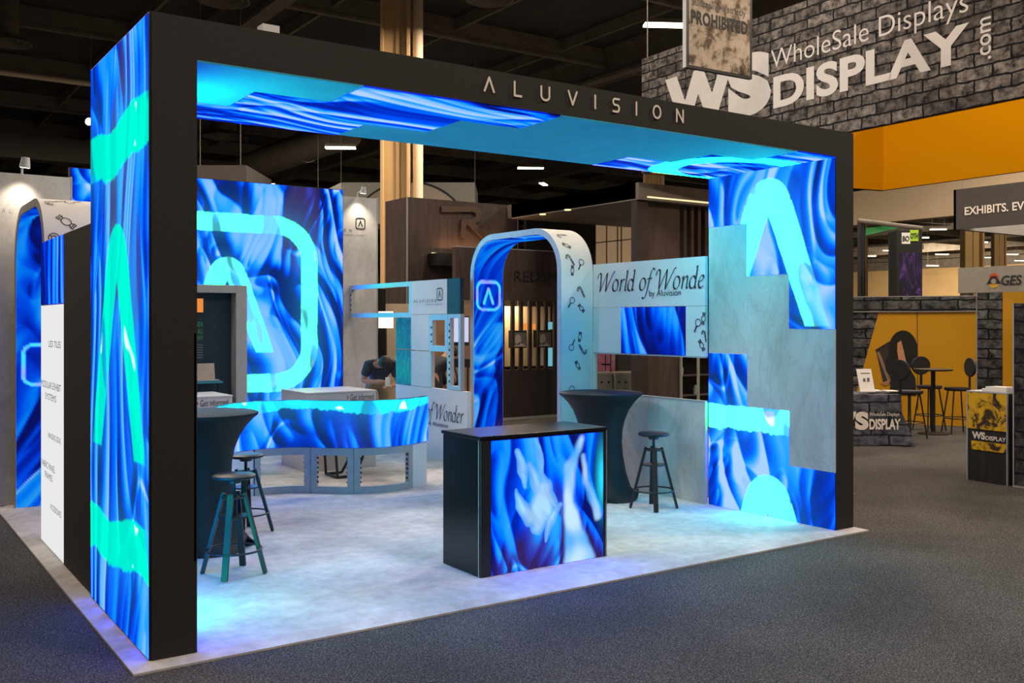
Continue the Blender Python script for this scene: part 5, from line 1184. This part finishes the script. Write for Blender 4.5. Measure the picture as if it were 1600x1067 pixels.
# ------------------------------------------------------------------ people
def skin(name, V, E, rad, m, parent, sub=2):
    me = bpy.data.meshes.new(name); org = np.array(parent.location)
    me.from_pydata([tuple(np.array(q)-org) for q in V], E, []); me.update(); o = put(name, me, m, parent)
    o.modifiers.new('skin', 'SKIN'); ss = o.modifiers.new('sub', 'SUBSURF'); ss.levels = ss.render_levels = sub
    for k, r_ in enumerate(rad): me.skin_vertices[0].data[k].radius = (r_, r_) if np.isscalar(r_) else r_
    me.skin_vertices[0].data[0].use_root = True
    for p_ in me.polygons: p_.use_smooth = True
    return o
def body_parts(t, J, fw, side, m_top, m_leg, coat=False):
    """J: joints by name. one continuous body, clothes grown on the same joints"""
    names = list(J); ix = {n: k for k, n in enumerate(names)}; V = [J[n] for n in names]
    E = [('pelvis', 'waist'), ('waist', 'chest'), ('chest', 'neck'), ('neck', 'head'), ('head', 'crown')]
    for s_ in 'LR': E += [('chest', 'sh'+s_), ('sh'+s_, 'el'+s_), ('el'+s_, 'wr'+s_), ('wr'+s_, 'pa'+s_), ('pelvis', 'hip'+s_), ('hip'+s_, 'kn'+s_), ('kn'+s_, 'an'+s_), ('an'+s_, 'toe'+s_)]
    rad = {'pelvis': .125, 'waist': .115, 'chest': .13, 'neck': .055, 'head': .088, 'crown': .07}
    for s_ in 'LR': rad.update({'sh'+s_: .065, 'el'+s_: .043, 'wr'+s_: .030, 'pa'+s_: .036, 'hip'+s_: .088, 'kn'+s_: .058, 'an'+s_: .040, 'toe'+s_: .036})
    VV = list(V); EE = [(ix[a], ix[c]) for a, c in E]; RR = [rad[n] for n in names]
    for s_ in 'LR':                                      # five fingers per hand
        pa = np.array(J['pa'+s_]); wr_ = np.array(J['wr'+s_]); d = pa-wr_; d = d/np.linalg.norm(d); pp = np.cross(d, UP); pp = pp/(np.linalg.norm(pp)+1e-6)
        for k, ln in enumerate((.065, .08, .085, .078, .06)):
            off = pp*(k-2)*.019; b0 = len(VV)
            dd_ = d if k else (d*.5+pp*-.9); VV += [pa+off*.9+d*.02, pa+off+dd_*ln*.6, pa+off+dd_*ln-UP*.02]; RR += [.010, .009, .007]
            EE += [(ix['pa'+s_], b0), (b0, b0+1), (b0+1, b0+2)]
    skin('body', VV, EE, RR, M['skin'], t)
    hd = np.array(J['head']); cr = np.array(J['crown'])
    b = MB(); ax = (cr-hd)/np.linalg.norm(cr-hd)
    # hair cap
    n1, n2 = 14, 9; vs = []; fs_ = []; s1 = fw-ax*(fw@ax); s1 = s1/np.linalg.norm(s1); s2 = np.cross(ax, s1)
    for i_ in range(n2):
        th = R(5+95*i_/(n2-1))
        for j_ in range(n1):
            ph = 2*math.pi*j_/n1; k_ = 1 if math.cos(ph) < .4 else .72
            vs.append(hd+ax*(.045+.112*math.cos(th*k_))+(s1*math.cos(ph)*1.08+s2*math.sin(ph)*.95)*.104*math.sin(th*k_))
    for i_ in range(n2-1):
        for j_ in range(n1): fs_.append((i_*n1+j_, i_*n1+(j_+1) % n1, (i_+1)*n1+(j_+1) % n1, (i_+1)*n1+j_))
    fs_.append(tuple(range(n1))[::-1]); b.add(vs, fs_); b.build('hair', M['hair'], t, smooth=True)
    # shirt
    N = ['waist2', 'waist', 'chest', 'shL', 'slL', 'shR', 'slR', 'collar']; K = dict(J); K['collar'] = np.array(J['chest'])*.35+np.array(J['neck'])*.65
    K['waist2'] = np.array(J['pelvis'])*(.75)+np.array(J['waist'])*.25
    for s_ in 'LR': K['sl'+s_] = np.array(J['sh'+s_])*(.25 if not coat else 0)+np.array(J['el'+s_])*(.75 if not coat else 1) if not coat else np.array(J['wr'+s_])
    if coat: K['waist2'] = np.array(J['pelvis'])*[1, 1, .6]+[0, 0, .02]
    skin('shirt' if not coat else 'coat', [K[n] for n in N], [(0, 1), (1, 2), (2, 3), (3, 4), (2, 5), (5, 6), (2, 7)], [.155 if not coat else .19, .15, .16, .088, .066, .088, .066, .080], m_top, t)
    K['belt'] = np.array(J['pelvis'])*.4+np.array(J['waist'])*.6
    N = ['pelvis', 'hipL', 'knL', 'anL', 'hipR', 'knR', 'anR', 'belt']
    skin('trousers', [K[n] for n in N], [(0, 1), (1, 2), (2, 3), (0, 4), (4, 5), (5, 6), (0, 7)], [.13, .10, .078, .062, .10, .078, .062, .12], m_leg, t)
    for s_ in 'LR':
        a_ = np.array(J['an'+s_]); to = np.array(J['toe'+s_]); skin('shoe', [a_*[1, 1, 0]+[0, 0, a_[2]-.03], to], [(0, 1)], [.055, .045], M['black'], t)
P0 = np.array([5.22, 7.72, 0])
fw = -FWD*.93+RGT*.36; fw = fw/np.linalg.norm(fw); sd = np.cross(UP, fw)
def pj(f_, s_, z): return P0+fw*f_+sd*s_+UP*z
t = thing('person', tuple(P0), 'person in navy polo and khaki trousers bending forward under the lamp', 'person')
J = {'pelvis': pj(-.10, 0, .90), 'waist': pj(-.02, 0, 1.04), 'chest': pj(.14, 0, 1.17), 'neck': pj(.27, 0, 1.20), 'head': pj(.36, 0, 1.185), 'crown': pj(.44, 0, 1.215),
     'shL': pj(.17, .19, 1.16), 'elL': pj(.20, .25, .90), 'wrL': pj(.38, .10, .86), 'paL': pj(.44, .03, .86), 'shR': pj(.17, -.19, 1.16), 'elR': pj(.16, -.27, .93), 'wrR': pj(.33, -.12, .93), 'paR': pj(.39, -.05, .94),
     'hipL': pj(-.10, .10, .86), 'knL': pj(-.02, .12, .48), 'anL': pj(-.06, .12, .09), 'toeL': pj(.12, .14, .045), 'hipR': pj(-.10, -.10, .86), 'knR': pj(-.02, -.12, .48), 'anR': pj(-.06, -.12, .09), 'toeR': pj(.12, -.14, .045)}
body_parts(t, J, fw*.3-UP, sd, M['navy_shirt'], M['khaki'])
t2 = thing('phone', tuple(pj(.50, .02, .84)), 'white phone held by the bending person', 'phone')
b = MB(); b.obox(pj(.49, -.02, .87), sd*.07, fw*.02+UP*.13, fw*.008-UP*.002); b.build('case', M['paper'], t2)
P0 = atD(681, 600, 15.5)*[1, 1, 0]+[0, 0, -.03]; fw = RGT*.7+FWD*.7; sd = np.cross(UP, fw)
t = thing('person', tuple(P0), 'person in dark coat leaning forward behind the lower open frame', 'person')
J = {'pelvis': pj(-.10, 0, .92), 'waist': pj(-.02, 0, 1.06), 'chest': pj(.10, 0, 1.18), 'neck': pj(.22, 0, 1.27), 'head': pj(.29, 0, 1.31), 'crown': pj(.36, 0, 1.36)}
for s_, g_ in (('L', 1), ('R', -1)): J.update({'sh'+s_: pj(.13, .17*g_, 1.19), 'el'+s_: pj(.20, .20*g_, .95), 'wr'+s_: pj(.32, .14*g_, .80), 'pa'+s_: pj(.36, .12*g_, .74), 'hip'+s_: pj(-.10, .09*g_, .88), 'kn'+s_: pj(-.06, .10*g_, .50), 'an'+s_: pj(-.10, .10*g_, .09), 'toe'+s_: pj(.07, .11*g_, .045)})
body_parts(t, J, fw, sd, M['dark_cloth'], M['dark_cloth'], True)
